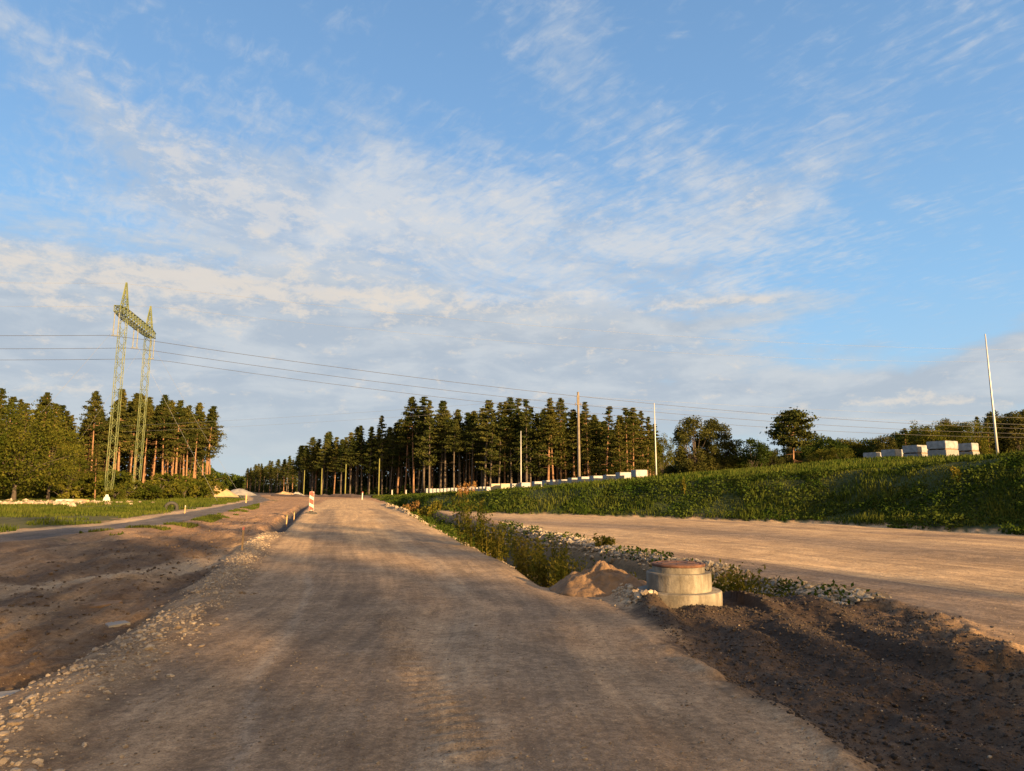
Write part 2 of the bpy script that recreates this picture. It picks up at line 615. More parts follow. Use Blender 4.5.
def leafmat(name, col, col2, trans=.3, scale=.6, rnd=.35):
    m_, b = new_mat(name)
    t = b.n('ShaderNodeTexCoord')
    g = b.n('ShaderNodeNewGeometry')
    oi = b.n('ShaderNodeObjectInfo')
    nz = b.noise(g.outputs['Position'], scale, 3, .6)
    base = b.mix(b.mr(nz, .32, .68), col, col2)
    isl = g.outputs['Random Per Island']
    base = b.mix(1.0, base, b.mix(isl, (.68, .72, .62), (1.3, 1.22, 1.15)), 'MULTIPLY')
    base = b.mix(1.0, base, b.mix(oi.outputs['Random'], (1 - rnd, 1 - rnd * .8, 1 - rnd), (1 + rnd, 1 + rnd * .7, 1 + rnd * .2)), 'MULTIPLY')
    d = b.n('ShaderNodeBsdfDiffuse')
    tr = b.n('ShaderNodeBsdfTranslucent')
    b.put(d.inputs['Color'], base)
    b.put(tr.inputs['Color'], base)
    mx = b.n('ShaderNodeMixShader')
    mx.inputs[0].default_value = trans
    L_ = m_.node_tree.links
    L_.new(d.outputs[0], mx.inputs[1])
    L_.new(tr.outputs[0], mx.inputs[2])
    o = b.n('ShaderNodeOutputMaterial')
    L_.new(mx.outputs[0], o.inputs[0])
    return m_


def ground_mat():
    m_, b = new_mat('ground_surface')
    p = b.n('ShaderNodeBsdfPrincipled')
    g = b.n('ShaderNodeNewGeometry')
    pos = g.outputs['Position']
    at_ = b.n('ShaderNodeAttribute')
    at_.attribute_name = 'albedo'
    uv = b.n('ShaderNodeUVMap')
    uv.uv_map = 'lane'
    ux, uy, _ = b.sep(uv.outputs[0])
    big = b.noise(pos, .22, 5, .6, .3)
    med = b.noise(pos, 1.6, 6, .62, .2)
    sml = b.noise(pos, 14, 6, .7)
    grit = b.noise(pos, 75, 3, .7)
    streak = b.noise(b.comb(b.m('MULTIPLY', ux, 1.7), b.m('MULTIPLY', uy, .10)), 1.6, 6, .65, .15)
    streak2 = b.noise(b.comb(b.m('MULTIPLY', ux, 6.0), b.m('MULTIPLY', uy, .22), 3.0), 1.5, 5, .6, .1)
    v = at_.outputs['Color']
    v = b.mix(1.0, v, b.mix(b.mr(big, .3, .7), (.86, .84, .82), (1.13, 1.13, 1.12)), 'MULTIPLY')
    v = b.mix(1.0, v, b.mix(b.mr(med, .25, .75), (.76, .74, .72), (1.2, 1.2, 1.2)), 'MULTIPLY')
    v = b.mix(1.0, v, b.mix(b.mr(streak, .3, .7), (.80, .79, .79), (1.2, 1.18, 1.14)), 'MULTIPLY')
    v = b.mix(1.0, v, b.mix(b.mr(streak2, .3, .72), (.90, .89, .88), (1.12, 1.11, 1.09)), 'MULTIPLY')
    v = b.mix(1.0, v, b.mix(b.mr(sml, .3, .7), (.72, .70, .68), (1.3, 1.3, 1.28)), 'MULTIPLY')
    # embedded pebbles
    vo = b.n('ShaderNodeTexVoronoi')
    b.put(vo.inputs['Vector'], pos)
    vo.inputs['Scale'].default_value = 34
    vo.inputs['Randomness'].default_value = 1
    vr, _, _2 = b.sep(vo.outputs['Color'])
    peb = b.m('MULTIPLY', b.mr(vo.outputs['Distance'], .30, .18), b.mr(vr, .72, .80))
    v = b.mix(b.m('MULTIPLY', peb, .6), v, b.mix(1.0, v, (1.75, 1.72, 1.65), 'MULTIPLY'))
    dark = b.m('MULTIPLY', b.mr(grit, .46, .34), .45)
    v = b.mix(dark, v, b.mix(1.0, v, (.45, .43, .42), 'MULTIPLY'))
    vo2 = b.n('ShaderNodeTexVoronoi')
    b.put(vo2.inputs['Vector'], pos)
    vo2.inputs['Scale'].default_value = 85
    wr, _3, _4 = b.sep(vo2.outputs['Color'])
    cell = b.mix(wr, (.66, .65, .64), (1.42, 1.40, 1.36))
    v = b.mix(.55, v, b.mix(1.0, v, cell, 'MULTIPLY'))
    b.put(p.inputs['Base Color'], v)
    p.inputs['Roughness'].default_value = .93
    p.inputs['Specular IOR Level'].default_value = .25
    h = b.m('ADD', b.m('MULTIPLY', med, .9), b.m('MULTIPLY', sml, .32))
    h = b.m('ADD', h, b.m('MULTIPLY', grit, .11))
    h = b.m('ADD', h, b.m('MULTIPLY', peb, .16))
    h = b.m('ADD', h, b.m('MULTIPLY', b.m('SUBTRACT', 1.0, vo2.outputs['Distance']), .10))
    h = b.m('ADD', h, b.m('MULTIPLY', streak2, .30))
    bn = b.n('ShaderNodeBump')
    bn.inputs['Strength'].default_value = .8
    bn.inputs['Distance'].default_value = .045
    b.put(bn.inputs['Height'], h)
    b.put(p.inputs['Normal'], bn.outputs[0])
    o = b.n('ShaderNodeOutputMaterial')
    m_.node_tree.links.new(p.outputs[0], o.inputs[0])
    return m_


M = {}
M['ground'] = ground_mat()


def rockmat(name, a, bcol):
    m_, b = new_mat(name)
    p = b.n('ShaderNodeBsdfPrincipled')
    g = b.n('ShaderNodeNewGeometry')
    v = b.mix(g.outputs['Random Per Island'], a, bcol)
    nz = b.noise(g.outputs['Position'], 30, 5, .65)
    v = b.mix(1.0, v, b.mix(b.mr(nz, .3, .7), (.75, .73, .7), (1.2, 1.2, 1.2)), 'MULTIPLY')
    b.put(p.inputs['Base Color'], v)
    p.inputs['Roughness'].default_value = .9
    bn = b.n('ShaderNodeBump')
    bn.inputs['Strength'].default_value = .5
    bn.inputs['Distance'].default_value = .01
    b.put(bn.inputs['Height'], nz)
    b.put(p.inputs['Normal'], bn.outputs[0])
    o = b.n('ShaderNodeOutputMaterial')
    m_.node_tree.links.new(p.outputs[0], o.inputs[0])
    return m_


M['rock'] = rockmat('pale_stone', (.20, .145, .095), (.46, .37, .26))
M['rockg'] = rockmat('grey_stone', (.14, .112, .078), (.42, .345, .25))
M['pebble'] = rockmat('road_pebble', (.13, .10, .07), (.34, .27, .19))
M['clod'] = rockmat('soil_clod', (.018, .013, .010), (.055, .038, .026))
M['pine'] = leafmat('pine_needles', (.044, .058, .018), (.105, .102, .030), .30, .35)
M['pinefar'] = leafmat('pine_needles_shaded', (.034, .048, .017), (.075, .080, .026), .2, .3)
M['leaf'] = leafmat('broad_leaves', (.046, .064, .012), (.112, .110, .022), .32, .5)
M['birchleaf'] = leafmat('birch_leaves', (.065, .072, .024), (.115, .108, .036), .35, .5)
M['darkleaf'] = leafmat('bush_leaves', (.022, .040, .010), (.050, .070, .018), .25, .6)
M['grass'] = leafmat('grass_blades', (.045, .072, .012), (.098, .112, .025), .35, .35, .1)
M['bankgrass'] = leafmat('bank_grass_blades', (.034, .060, .010), (.085, .098, .022), .3, .35, .1)
M['bank'] = leafmat('bank_weeds', (.026, .052, .009), (.070, .095, .020), .30, .45, .1)
M['weed'] = leafmat('weed_leaves', (.070, .085, .014), (.200, .165, .035), .4, 1.5)
M['dry'] = leafmat('dry_stems', (.20, .10, .04), (.34, .19, .08), .3, 2)
M['cover'] = leafmat('ditch_leaves', (.030, .055, .010), (.075, .100, .020), .3, 1.5)
M['bark'] = simple('pine_bark', (.21, .115, .060), .9, .35, 1.2, .5, bscale=9, dist=.05)
M['barkdark'] = simple('grey_and_shaded_bark', (.085, .065, .048), .9, .35, 1.5, .5, bscale=9, dist=.05)
M['concrete'] = simple('weathered_concrete', (.185, .162, .125), .9, .42, 3, .8, bscale=40, dist=.012)
M['rust'] = simple('rusty_steel', (.105, .045, .024), .85, .4, 9, .3, bscale=50, dist=.006)
M['sand'] = simple('orange_sand', (.20, .122, .064), .95, .28, 5, 1.0, bscale=25, dist=.03)
M['sand2'] = simple('pale_sand', (.40, .27, .14), .95, .15, .8, .5, bscale=4, dist=.1)
M['grav'] = simple('grey_gravel', (.25, .235, .215), .95, .2, 1, .6, bscale=5, dist=.1)
M['steelgreen'] = simple('weathered_green_yellow_paint', (.085, .12, .045), .7, .25, .5, .0, col2=(.15, .165, .055))
M['galv'] = simple('galvanised_steel', (.46, .45, .42), .5, .08, 2, 0, metal=.2)
M['wire'] = simple('dark_cable', (.05, .05, .055), .5, .1, 1)
M['gwire'] = simple('grey_cable', (.20, .21, .23), .5, .1, 1)
M['insul'] = simple('grey_insulator', (.24, .25, .22), .35, .15, 3)
M['wood'] = simple('raw_timber', (.42, .27, .13), .85, .2, 4, .3)
M['yellowwood'] = simple('yellow_treated_timber', (.17, .165, .045), .8, .2, 2, .2)
M['polecon'] = simple('old_concrete_pole', (.17, .14, .105), .9, .22, 2, .4)
M['white'] = simple('white_paint', (.40, .385, .34), .5, .05, 3)
M['red'] = simple('red_reflective', (.60, .03, .015), .45, .08, 3)
M['pinkpaint'] = simple('marker_paint', (.70, .20, .14), .6, .1, 3)
M['rubber'] = simple('black_rubber', (.035, .033, .03), .8, .3, 8, .3)
M['film'] = simple('dusty_stretch_film', (.235, .235, .235), .5, .25, 2.5, .6, bscale=7, dist=.05)
M['filmcream'] = simple('cream_block_stack', (.36, .31, .21), .6, .12, 2.5, .4, bscale=8, dist=.04)
M['block'] = simple('grey_paving_block', (.20, .195, .185), .85, .15, 5, .4, bscale=20, dist=.02)
M['timber'] = simple('pallet_timber', (.22, .15, .09), .9, .3, 6, .2)

cm = M['concrete'].node_tree
cb = NB(cm)
pr0 = next(n_ for n_ in cm.nodes if n_.type == 'BSDF_PRINCIPLED')
src = pr0.inputs['Base Color'].links[0].from_socket
tcc = cb.n('ShaderNodeTexCoord')
ox_, oy_, oz_ = cb.sep(tcc.outputs['Object'])
stk = cb.noise(cb.comb(cb.m('MULTIPLY', ox_, 9), cb.m('MULTIPLY', oy_, 9), cb.m('MULTIPLY', oz_, 1.2)), 1.0, 5, .65)
low = cb.mr(cb.m('ADD', oz_, cb.m('MULTIPLY', stk, .25)), .02, .24, .75, 0.0)
vv = cb.mix(cb.m('MULTIPLY', cb.mr(stk, .45, .62), .55), src, (.085, .066, .045))
vv = cb.mix(low, vv, (.10, .072, .045))
cb.put(pr0.inputs['Base Color'], vv)

# ------------------------------------------------------------------ ground sheet
az_f = np.arange(-43, 43.001, .20)
az_c1 = np.arange(-180, -43, 4.0)
az_c2 = np.arange(43 + 4, 180, 4.0)
azs = np.radians(np.concatenate([az_c1, az_f, az_c2]))
rs = [0.35]
while rs[-1] < 5200:
    r_ = rs[-1]
    k_ = 1.06 if r_ < 2.6 else (1.0085 if r_ < 16 else (1.012 if r_ < 60 else (1.02 if r_ < 300 else 1.05)))
    rs.append(r_ * k_)
rs = np.array(rs)
nA, nR = len(azs), len(rs)
RR, AA = np.meshgrid(rs, azs, indexing='ij')
GP = np.stack([RR * np.sin(AA), RR * np.cos(AA)], -1).reshape(-1, 2)
FD = fields(GP)
GZ = terrain(GP, FD)


def albedo(P, f):
    x, y = P[:, 0], P[:, 1]
    n1 = fbm(x * .6, y * .6, 5, 101)
    n2 = fbm(x * 3.1, y * 3.1, 4, 111)
    n3 = fbm(x * .09, y * .09, 3, 121)
    jit = .10 * n2 + .05 * fbm(x * 11, y * 11, 2, 131)
    C = lambda *c_: np.array(c_)
    dirt = C(.250, .168, .096)
    dirt2 = C(.095, .062, .036)
    soil = C(.036, .025, .017)
    road = C(.315, .228, .146)
    roadf = C(.44, .315, .18)
    pale = C(.44, .33, .21)
    asph = C(.125, .115, .110)
    grass = C(.070, .075, .022)
    lot = C(.40, .29, .175)
    col = np.tile(dirt, (len(P), 1)).astype(float)

    def lay(w, c_):
        w = np.clip(w, 0, 1)[:, None]
        col[:] = col * (1 - w) + np.asarray(c_) * w
    # left strip: darker soil patches, partly shadow painted in, drawn out along the works
    st = fbm(-f['l'] * .5, f['larc'] * .12, 4, 141)
    lay(ss(st + .35 * n1, -.1, .55) * .75 * (y < 45), dirt2)
    lay(ss(fbm(f['l'] * 1.1 + 9, f['larc'] * .4, 4, 145), .15, .6) * .5, C(.29, .205, .12))
    lay(ss(fbm(f['l'] * 1.6 + 3, f['larc'] * .6, 4, 149), .30, .65) * .7, C(.105, .070, .044))
    lay(ss(f['pale'] + jit * 2, -.35, .25) * .85, pale * .85)
    lay(ss(y, 22, 34) * .6, C(.37, .225, .125))
    # road
    inr = ss(f['l'] + jit * 1.2, -.15, .25) * ss(f['r'] + jit, -.15, .15)
    rc = road * (1 - ss(y, 10, 30))[:, None] + roadf * ss(y, 10, 30)[:, None]  # paler with distance: sunlight on the far road is put into its colour
    lay(inr * (y < 125), rc)
    # darker compacted central lane, paler loose gravel between the tracks
    lay(inr * (1 - ss(np.abs(f['l'] - 1.62 - .10 * n1), .42, .62)) * .70 * (y < 60), C(.215, .162, .112))
    lay(inr * np.exp(-((f['r'] - 2.35 - .08 * n1) / .26) ** 2) * .6 * (y < 40), C(.33, .265, .19))
    lay(inr * np.exp(-((f['l'] - 1.02 - .03 * n1) / .07) ** 2) * .5 * (y < 14), C(.36, .30, .23))
    lay(inr * (1 - ss(np.abs(f['r'] - 1.72 - .12 * n1), .38, .60)) * .65 * (y < 60), C(.212, .166, .120))
    # stone ribbon bed
    lay(ss(f['l'] + jit * 2, -.95, -.65) * ss(-f['l'] - jit * 2, -.05, .2) * (y < 32) * .75, pale * .72)
    # berm on right edge
    lay(np.exp(-((f['r'] + .1 + jit) / .27) ** 2) * ss(y, 6.5, 8.5) * (y < 110) * .9, pale)
    # between berm and lot, banks of the ditch
    lay(np.exp(-(f['d'] / 1.25) ** 4) * ss(f['darc'], 0, 4), C(.085, .070, .035))
    # lot, its dark lanes and the shadows on them put into the colour
    lotm = ss(-f['r'], 2.4, 3.0) * (f['t'] < 0) * (f['d'] > 1.3)
    tl = fbm(f['t'] * .55, f['tarc'] * .06, 4, 151)
    lay(lotm * (y < 60), lot)
    lay(lotm * ss(tl, .0, .5) * .7 * (y < 60), C(.19, .140, .105))
    lay(lotm * np.exp(-((-f['t'] - 9.5 - .8 * n3) / 2.2) ** 2) * .75 * (y < 60), C(.165, .130, .105))
    lay(np.exp(-((-f['t'] - .35) / .35) ** 2) * (y < 60) * .6, pale)
    # soil apron
    sj = f['soil'] + jit * 1.6 + .12 * n1
    lay(ss(sj, -.28, .30), soil * 1.0)
    lay(ss(sj, -.1, .18) * ss(n1 + .4 * n2, .25, .8) * .5, C(.065, .043, .028))
    lay(np.exp(-((f['rg'] - .05 + jit) / .45) ** 2) * .6, C(.17, .112, .066))
    lay(ss(sj, -.1, .2) * (1 - ss(-f['r'], .2, 1.3 + .2 * n1)) * .6, C(.085, .062, .045))
    # trench
    lay(1 - ss(f['tr'] + jit, .40, .62), C(.075, .062, .055))  # dark bed, the shadow inside the trench put into the colour
    lay(np.exp(-((f['tr'] - 1.05) / .25) ** 2) * .7 * (f['l'] > -.6), pale)
    # path, shoulder, verge
    ap = np.abs(f['p'])
    lay(ss(-f['p'] + jit * 2 + .3 * n1, 2.3, 2.9), grass)
    lay(ss(-f['p'], 1.1, 1.2) * (1 - ss(-f['p'] + jit * 2 + .2 * n1, 2.2, 2.7)), pale * .95)
    gp = ss(n1 + .5 * n3, .0, .4) * ss(f['p'], 1.35, 1.6) * (1 - ss(f['p'] + jit * 2, 2.0, 3.0)) * (y > 24)
    lay(gp * .8, grass)
    lay((1 - ss(ap + jit * .4, 1.22, 1.36)), asph)
    # forest floor and bank
    lay(ss(-f['p'], 25, 45), C(.075, .055, .028))
    lay(ss(f['t'] + jit * 3, -.25, .25), C(.034, .050, .013))
    rr = np.hypot(x, y)
    lay(ss(rr, 280, 420), C(.060, .060, .025))
    return np.clip(col, 0, 1)


ALB = albedo(GP, FD)
lane_u = np.where((FD['t'] > -22) & (FD['r'] < -2.0), -FD['t'], FD['r'])
lane_v = np.where((FD['t'] > -22) & (FD['r'] < -2.0), FD['tarc'], FD['rarc'])
Vg = np.column_stack([GP, GZ])
ii = np.arange(nR - 1)[:, None] * nA
jj = np.arange(nA)[None, :]
j2 = (jj + 1) % nA
Fg = np.stack([(ii + jj), (ii + nA + jj), (ii + nA + j2), (ii + j2)], -1).reshape(-1, 4)
Fg = Fg[:, ::-1]
# vertex normals of the whole sheet, kept across the split
tv = Vg[Fg]
fn = np.cross(tv[:, 2] - tv[:, 0], tv[:, 3] - tv[:, 1])
fn *= np.sign(fn[:, 2])[:, None] + (fn[:, 2] == 0)[:, None]
vn = np.zeros_like(Vg)
for k_ in range(4):
    for c_ in range(3):
        vn[:, c_] += np.bincount(Fg[:, k_], fn[:, c_], len(Vg))
vn /= np.linalg.norm(vn, axis=1)[:, None] + 1e-12
if np.cross(tv[:, 1] - tv[:, 0], tv[:, 2] - tv[:, 0])[:, 2].mean() < 0:
    Fg = Fg[:, ::-1]
fc = Fg[:, 0]
zone = np.full(len(Fg), 0)
fl, fr, fp_, ft, fs_ = (FD[k_][fc] for k_ in ('l', 'r', 'p', 't', 'soil'))
fy = GP[fc, 1]
frr = np.hypot(GP[fc, 0], GP[fc, 1])
zone[(fp_ < -1.3)] = 4
zone[(fr < 0) & (ft < 0) & (fy < 70)] = 2
zone[(FD['d'][fc] < 1.5) & (fr < -.3) & (ft < 0) & (FD['darc'][fc] > 1)] = 6
zone[(fs_ > 0)] = 3
zone[(fl > 0) & (fr > 0)] = 1
zone[(ft >= 0)] = 5
zone[(np.abs(fp_) <= 1.3)] = 7
zone[frr > 420] = 8
zname = {0: 'construction_ground', 1: 'gravel_road', 2: 'gravel_lot', 3: 'soil_apron', 4: 'verge_ground', 5: 'embankment', 6: 'ditch', 7: 'asphalt_path', 8: 'far_ground'}
for zi, zn in zname.items():
    ff = Fg[zone == zi]
    if not len(ff):
        continue
    used, inv = np.unique(ff, return_inverse=True)
    o = mesh_np(zn, Vg[used], inv.reshape(-1, 4), [M['ground']], smooth=True)
    me = o.data
    ca_ = me.color_attributes.new('albedo', 'FLOAT_COLOR', 'POINT')
    ca_.data.foreach_set('color', np.column_stack([ALB[used], np.ones(len(used))]).astype(np.float32).ravel())
    ul = me.uv_layers.new(name='lane')
    ul.data.foreach_set('uv', np.column_stack([lane_u[used], lane_v[used]])[inv.ravel()].astype(np.float32).ravel())
    me.normals_split_custom_set_from_vertices([tuple(v_) for v_ in vn[used]])
    o['kind'] = 'structure'

# ------------------------------------------------------------------ stones


def ico(sub):
    bm = bmesh.new()
    bmesh.ops.create_icosphere(bm, subdivisions=sub, radius=1)
    v = np.array([v_.co[:] for v_ in bm.verts])
    f = np.array([[q.index for q in f_.verts] for f_ in bm.faces])
    bm.free()
    return v, f


def scatter_rocks(name, XY, size, mat, sub=1, sink=.25, flat=.7, zoff=0.0):
    n = len(XY)
    tv_, tf = ico(sub)
    nv = len(tv_)
    V = np.repeat(tv_[None], n, 0)
    # chip each stone with a few cutting planes so it is angular
    for k_ in range(5):
        d = rng.normal(size=(n, 3))
        d /= np.linalg.norm(d, axis=1)[:, None]
        h = rng.uniform(.35, .8, n)
        dot = np.einsum('nvk,nk->nv', V, d)
        ex = np.maximum(dot - h[:, None], 0)
        V = V - ex[..., None] * d[:, None, :]
    sc = np.stack([rng.uniform(.7, 1.3, n), rng.uniform(.7, 1.3, n), rng.uniform(.5, 1, n) * flat / .75], -1) * np.asarray(size)[:, None]
    V = V * sc[:, None, :]
    a = rng.uniform(0, 6.28, n)
    ca, sa = np.cos(a), np.sin(a)
    X = V[..., 0] * ca[:, None] - V[..., 1] * sa[:, None]
    Y = V[..., 0] * sa[:, None] + V[..., 1] * ca[:, None]
    z0 = terrain(XY) + np.asarray(size) * (.5 - sink) + zoff
    V = np.stack([X + XY[:, 0, None], Y + XY[:, 1, None], V[..., 2] + z0[:, None]], -1).reshape(-1, 3)
    F = (tf[None] + (np.arange(n) * nv)[:, None, None]).reshape(-1, 3)
    o = mesh_np(name, V, F, [mat])
    o['kind'] = 'stuff'
    return o


def along(poly, n, spread, bias=0.0, a0=0.0, a1=1.0, power=1.0):
    """n points near a polyline; spread is the sigma across, bias shifts to the right of travel"""
    poly = np.asarray(poly, float)
    e = np.diff(poly, axis=0)
    L = np.linalg.norm(e, axis=1)
    cum = np.concatenate([[0], np.cumsum(L)])
    s = (a0 + (a1 - a0) * rng.random(n) ** power) * cum[-1]
    k = np.clip(np.searchsorted(cum, s, side='right') - 1, 0, len(e) - 1)
    t = (s - cum[k]) / L[k]
    p = poly[k] + e[k] * t[:, None]
    nn_ = np.stack([e[k, 1], -e[k, 0]], -1) / L[k][:, None]
    return p + nn_ * (bias + spread * rng.normal(size=n))[:, None]


LL = [p for p in ROAD_L if -3 < p[1] < 30]
p1 = along([(-2.45, 1)] + LL, 7500, .25, -.42, 0, 1, 1.5)
p1 = p1[fbm(p1[:, 0] * 1.3, p1[:, 1] * 1.0, 3, 63) > -.55]
s1 = rng.gamma(1.3, .0075, len(p1)) + .005
set_custom(scatter_rocks('roadside_stones', p1, np.minimum(s1, .055), M['rock'], sink=.42), 'ribbon of loose pale crushed stone along the left edge of the gravel road', 'crushed stone')
rb = [G(*p) for p in ((500, 527), (560, 541), (610, 551), (660, 563), (720, 574), (790, 586), (868, 601))]
p2 = np.concatenate([along(rb, 5200, .24, .05, 0, 1, .7), along(rb, 4200, .22, -.0 + .42, 0, .9, .7)])
p2 = p2[(np.hypot(p2[:, 0] - MANX, p2[:, 1] - MANY) > .7)]
s2 = np.minimum(rng.gamma(1.6, .016, len(p2)) + .012, .095)
set_custom(scatter_rocks('rock_bank', p2, s2, M['rockg'], zoff=.02), 'bank of grey and white broken rock on the far side of the ditch', 'rocks')
RRp = [p for p in ROAD_R if 7.5 < p[1] < 90]
p3 = along(RRp, 6500, .13, .12, 0, 1, 1.4)
s3 = np.minimum(rng.gamma(1.5, .010, len(p3)) + .010, .055) * (1 + p3[:, 1] / 60)
set_custom(scatter_rocks('road_edge_stones', p3, s3, M['rock']), 'low berm of pale gravel stones between the road and the ditch', 'gravel')
n4 = 24000
yy = 3 + 22 * rng.random(n4) ** 1.5
xx = (rng.random(n4) * 2 - 1) * .80 * yy
p4 = np.column_stack([xx, yy])
s4 = np.minimum(rng.gamma(1.3, .0024, n4) + .0022, .024)
f4 = fields(p4)
ok = ~((f4['soil'] > -.1) & (rng.random(n4) > .35)) & (f4['d'] > 1.1)
set_custom(scatter_rocks('loose_pebbles', p4[ok], s4[ok], M['pebble'], sub=1), 'small loose pebbles scattered over the gravel road and bare ground', 'pebbles')
# soil clods
n5 = 22000
bx = np.array(SOIL)
p5 = np.column_stack([rng.uniform(bx[:, 0].min(), bx[:, 0].max(), n5), rng.uniform(3.5, bx[:, 1].max(), n5)])
q5 = sdpoly(p5, SOIL)
p5 = p5[(q5 > -.05) & (np.hypot(p5[:, 0] - MANX, p5[:, 1] - MANY) > .6)]
p5 = np.concatenate([p5, along(RIDGE, 900, .3), np.column_stack([MANX + .45 + .40 * rng.normal(size=500), MANY - .8 + .18 * rng.normal(size=500)])])
p5 = p5[(np.hypot(p5[:, 0] - MANX, p5[:, 1] - MANY) > .62)]
s5 = np.minimum(rng.gamma(1.1, .0048, len(p5)) + .003, .030)
set_custom(scatter_rocks('soil_clods', p5, s5, M['clod']), 'crumbled dark soil clods spread right of the concrete manhole', 'soil clods')
n6 = 3000
p6 = along(ROAD_L[2:9], n6, 1.6, -2.6, 0, 1, 1.3)
f6 = fields(p6)
p6 = p6[f6['l'] < -1.0]
set_custom(scatter_rocks('dirt_clods', p6, np.minimum(rng.gamma(1.6, .009, len(p6)) + .005, .07), simple('brown_clod', (.10, .068, .043), .95, .3, 8)),
           'brown lumps of earth on the churned strip left of the road', 'earth lumps')

# ------------------------------------------------------------------ cards (leaves, blades)


def cards(C_, size, aspect=1.0, up=0.0, tilt=None):
    """one quad per centre, random orientation (up: 0 any .. 1 flat facing up)"""
    n = len(C_)
    nrm_ = rng.normal(size=(n, 3))
    nrm_[:, 2] += up * 2.2
    nrm_ /= np.linalg.norm(nrm_, axis=1)[:, None]
    a = np.cross(nrm_, rng.normal(size=(n, 3)))
    a /= np.linalg.norm(a, axis=1)[:, None] + 1e-9
    b_ = np.cross(nrm_, a)
    s = (size * rng.uniform(.6, 1.3, n))[:, None] if not hasattr(size, '__len__') else np.asarray(size)[:, None]
    a = a * s * .5 * aspect
    b_ = b_ * s * .5
    V = np.stack([C_ - a, C_ + b_ * .9, C_ + a * 1.1, C_ - b_ * .8], 1).reshape(-1, 3)
    F = np.arange(n * 4).reshape(-1, 4)
    return V, F


def blades(P, H, w, lean=.25):
    """one tapering bent blade (quad + tip as 2 tris in a strip of quads) per point"""
    n = len(P)
    a = rng.uniform(0, 6.28, n)
    d = np.stack([np.cos(a), np.sin(a), np.zeros(n)], -1)
    l = rng.uniform(0, 6.28, n)
    le = np.stack([np.cos(l), np.sin(l), np.zeros(n)], -1) * (rng.uniform(.2, 1.2, n) * lean * H)[:, None]
    H3 = np.stack([np.zeros(n), np.zeros(n), H], -1)
    w = np.asarray(w)
    w = np.broadcast_to(w, (n,))[:, None]
    p0 = P - d * w
    p1_ = P + d * w
    m1 = P + H3 * .55 + le * .35 + d * w * .8
    m0 = P + H3 * .55 + le * .35 - d * w * .8
    tp = P + H3 + le
    V = np.stack([p0, p1_, m1, m0, tp], 1).reshape(-1, 3)
    base = (np.arange(n) * 5)[:, None]
    F1 = base + np.array([0, 1, 2])
    F2 = base + np.array([0, 2, 3])
    F3 = base + np.array([3, 2, 4])
    return V, np.concatenate([F1, F2, F3])


def to_tris(V, F):
    if F.shape[1] == 3:
        return V, F
    return V, np.concatenate([F[:, [0, 1, 2]], F[:, [0, 2, 3]]])


def merge(parts):
    Vs, Fs, Mi, off = [], [], [], 0
    for (V, F, m_) in parts:
        V, F = to_tris(V, F)
        Vs.append(V)
        Fs.append(F + off)
        Mi.append(np.full(len(F), m_))
        off += len(V)
    return np.concatenate(Vs), np.concatenate(Fs), np.concatenate(Mi)


# ------------------------------------------------------------------ trees


def pine_meshes(H, bare, crownr, seed, nb_=38, flat=False, needle=None, dens=1.25, leafs=.235):
    rd = random.Random(seed)
    tb = MB()
    k = 9
    bx_, by_ = rd.uniform(-.5, .5), rd.uniform(-.5, .5)
    r0 = .0085 * H + .06
    axis = [Vector((bx_ * math.sin(i / (k - 1) * 2.0), by_ * (i / (k - 1)) ** 2, H * i / (k - 1))) for i in range(k)]
    tb.tube(axis, [r0 * (1.25 if i == 0 else 1) * (1 - .86 * i / (k - 1)) for i in range(k)], 7)

    def on(t):
        u = t * (k - 1)
        i = min(int(u), k - 2)
        return axis[i].lerp(axis[i + 1], u - i)
    cs = []
    for i in range(nb_):
        t = bare + (1 - bare) * ((i + rd.random() * .6) / nb_)
        v = (t - bare) / (1 - bare)
        if flat:
            ln = crownr * math.sqrt(max(.05, 1 - (2 * v - .75) ** 2)) * rd.uniform(.65, 1.1)
        else:
            ln = crownr * (.05 + 1.15 * (1 - v) ** 1.15 * min(1, .50 + v * 2.6)) * rd.choice([.45, .8, 1, 1.1, 1.3]) * rd.uniform(.8, 1.15)
        th = i * 2.4 + rd.uniform(-.5, .5)
        p = on(min(t, .985))
        rise = (.02 + .55 * v) * ln * rd.uniform(.4, 1.2) - .1 * ln * (1 - v)
        e = p + Vector((math.cos(th) * ln, math.sin(th) * ln, rise))
        m_ = p.lerp(e, .5) + Vector((0, 0, -.04 * ln))
        tb.tube([p, m_, e], [r0 * .30 * (1.1 - v * .6), r0 * .18, .012], 4, False)
        for q in range(4):
            u = .40 + .62 * (q + rd.random()) / 4
            c_ = p.lerp(e, u) + Vector((rd.gauss(0, .28 * (1.1 - .9 * v)), rd.gauss(0, .28 * (1.1 - .9 * v)), rd.gauss(.05, .12)))
            cs.append((c_, (.26 + .26 * rd.random()) * (1 if flat else 1.2 - .85 * v)))
    cs.append((on(.995), .16))
    cs.append((on(.97), .25))
    # a few dead stubs below the crown
    for i in range(7):
        t = bare * rd.uniform(.55, .98)
        p = on(t)
        th = rd.uniform(0, 6.28)
        l_ = rd.uniform(.4, 1.3)
        tb.tube([p, p + Vector((math.cos(th) * l_, math.sin(th) * l_, -.1))], [.035, .01], 3, False)
    C_, n_each = [], int(26 * dens)
    for (c_, r_) in cs:
        g = rng.normal(size=(n_each, 3)) * np.array([r_ * 1.1, r_ * 1.1, r_ * .36])
        C_.append(np.array(c_[:]) + g)
    C_ = np.concatenate(C_)
    V, F = cards(C_, leafs, 1.35, .35)
    return tb, V, F


PROTO = {}


def proto_tree(kind, builder, barkm, leafm):
    tb, V, F = builder
    e = empty(kind, (0, 0, 0))
    tb.build('trunk', barkm, e, True)
    mesh_np('crown', V, F, [leafm], e)
    return e


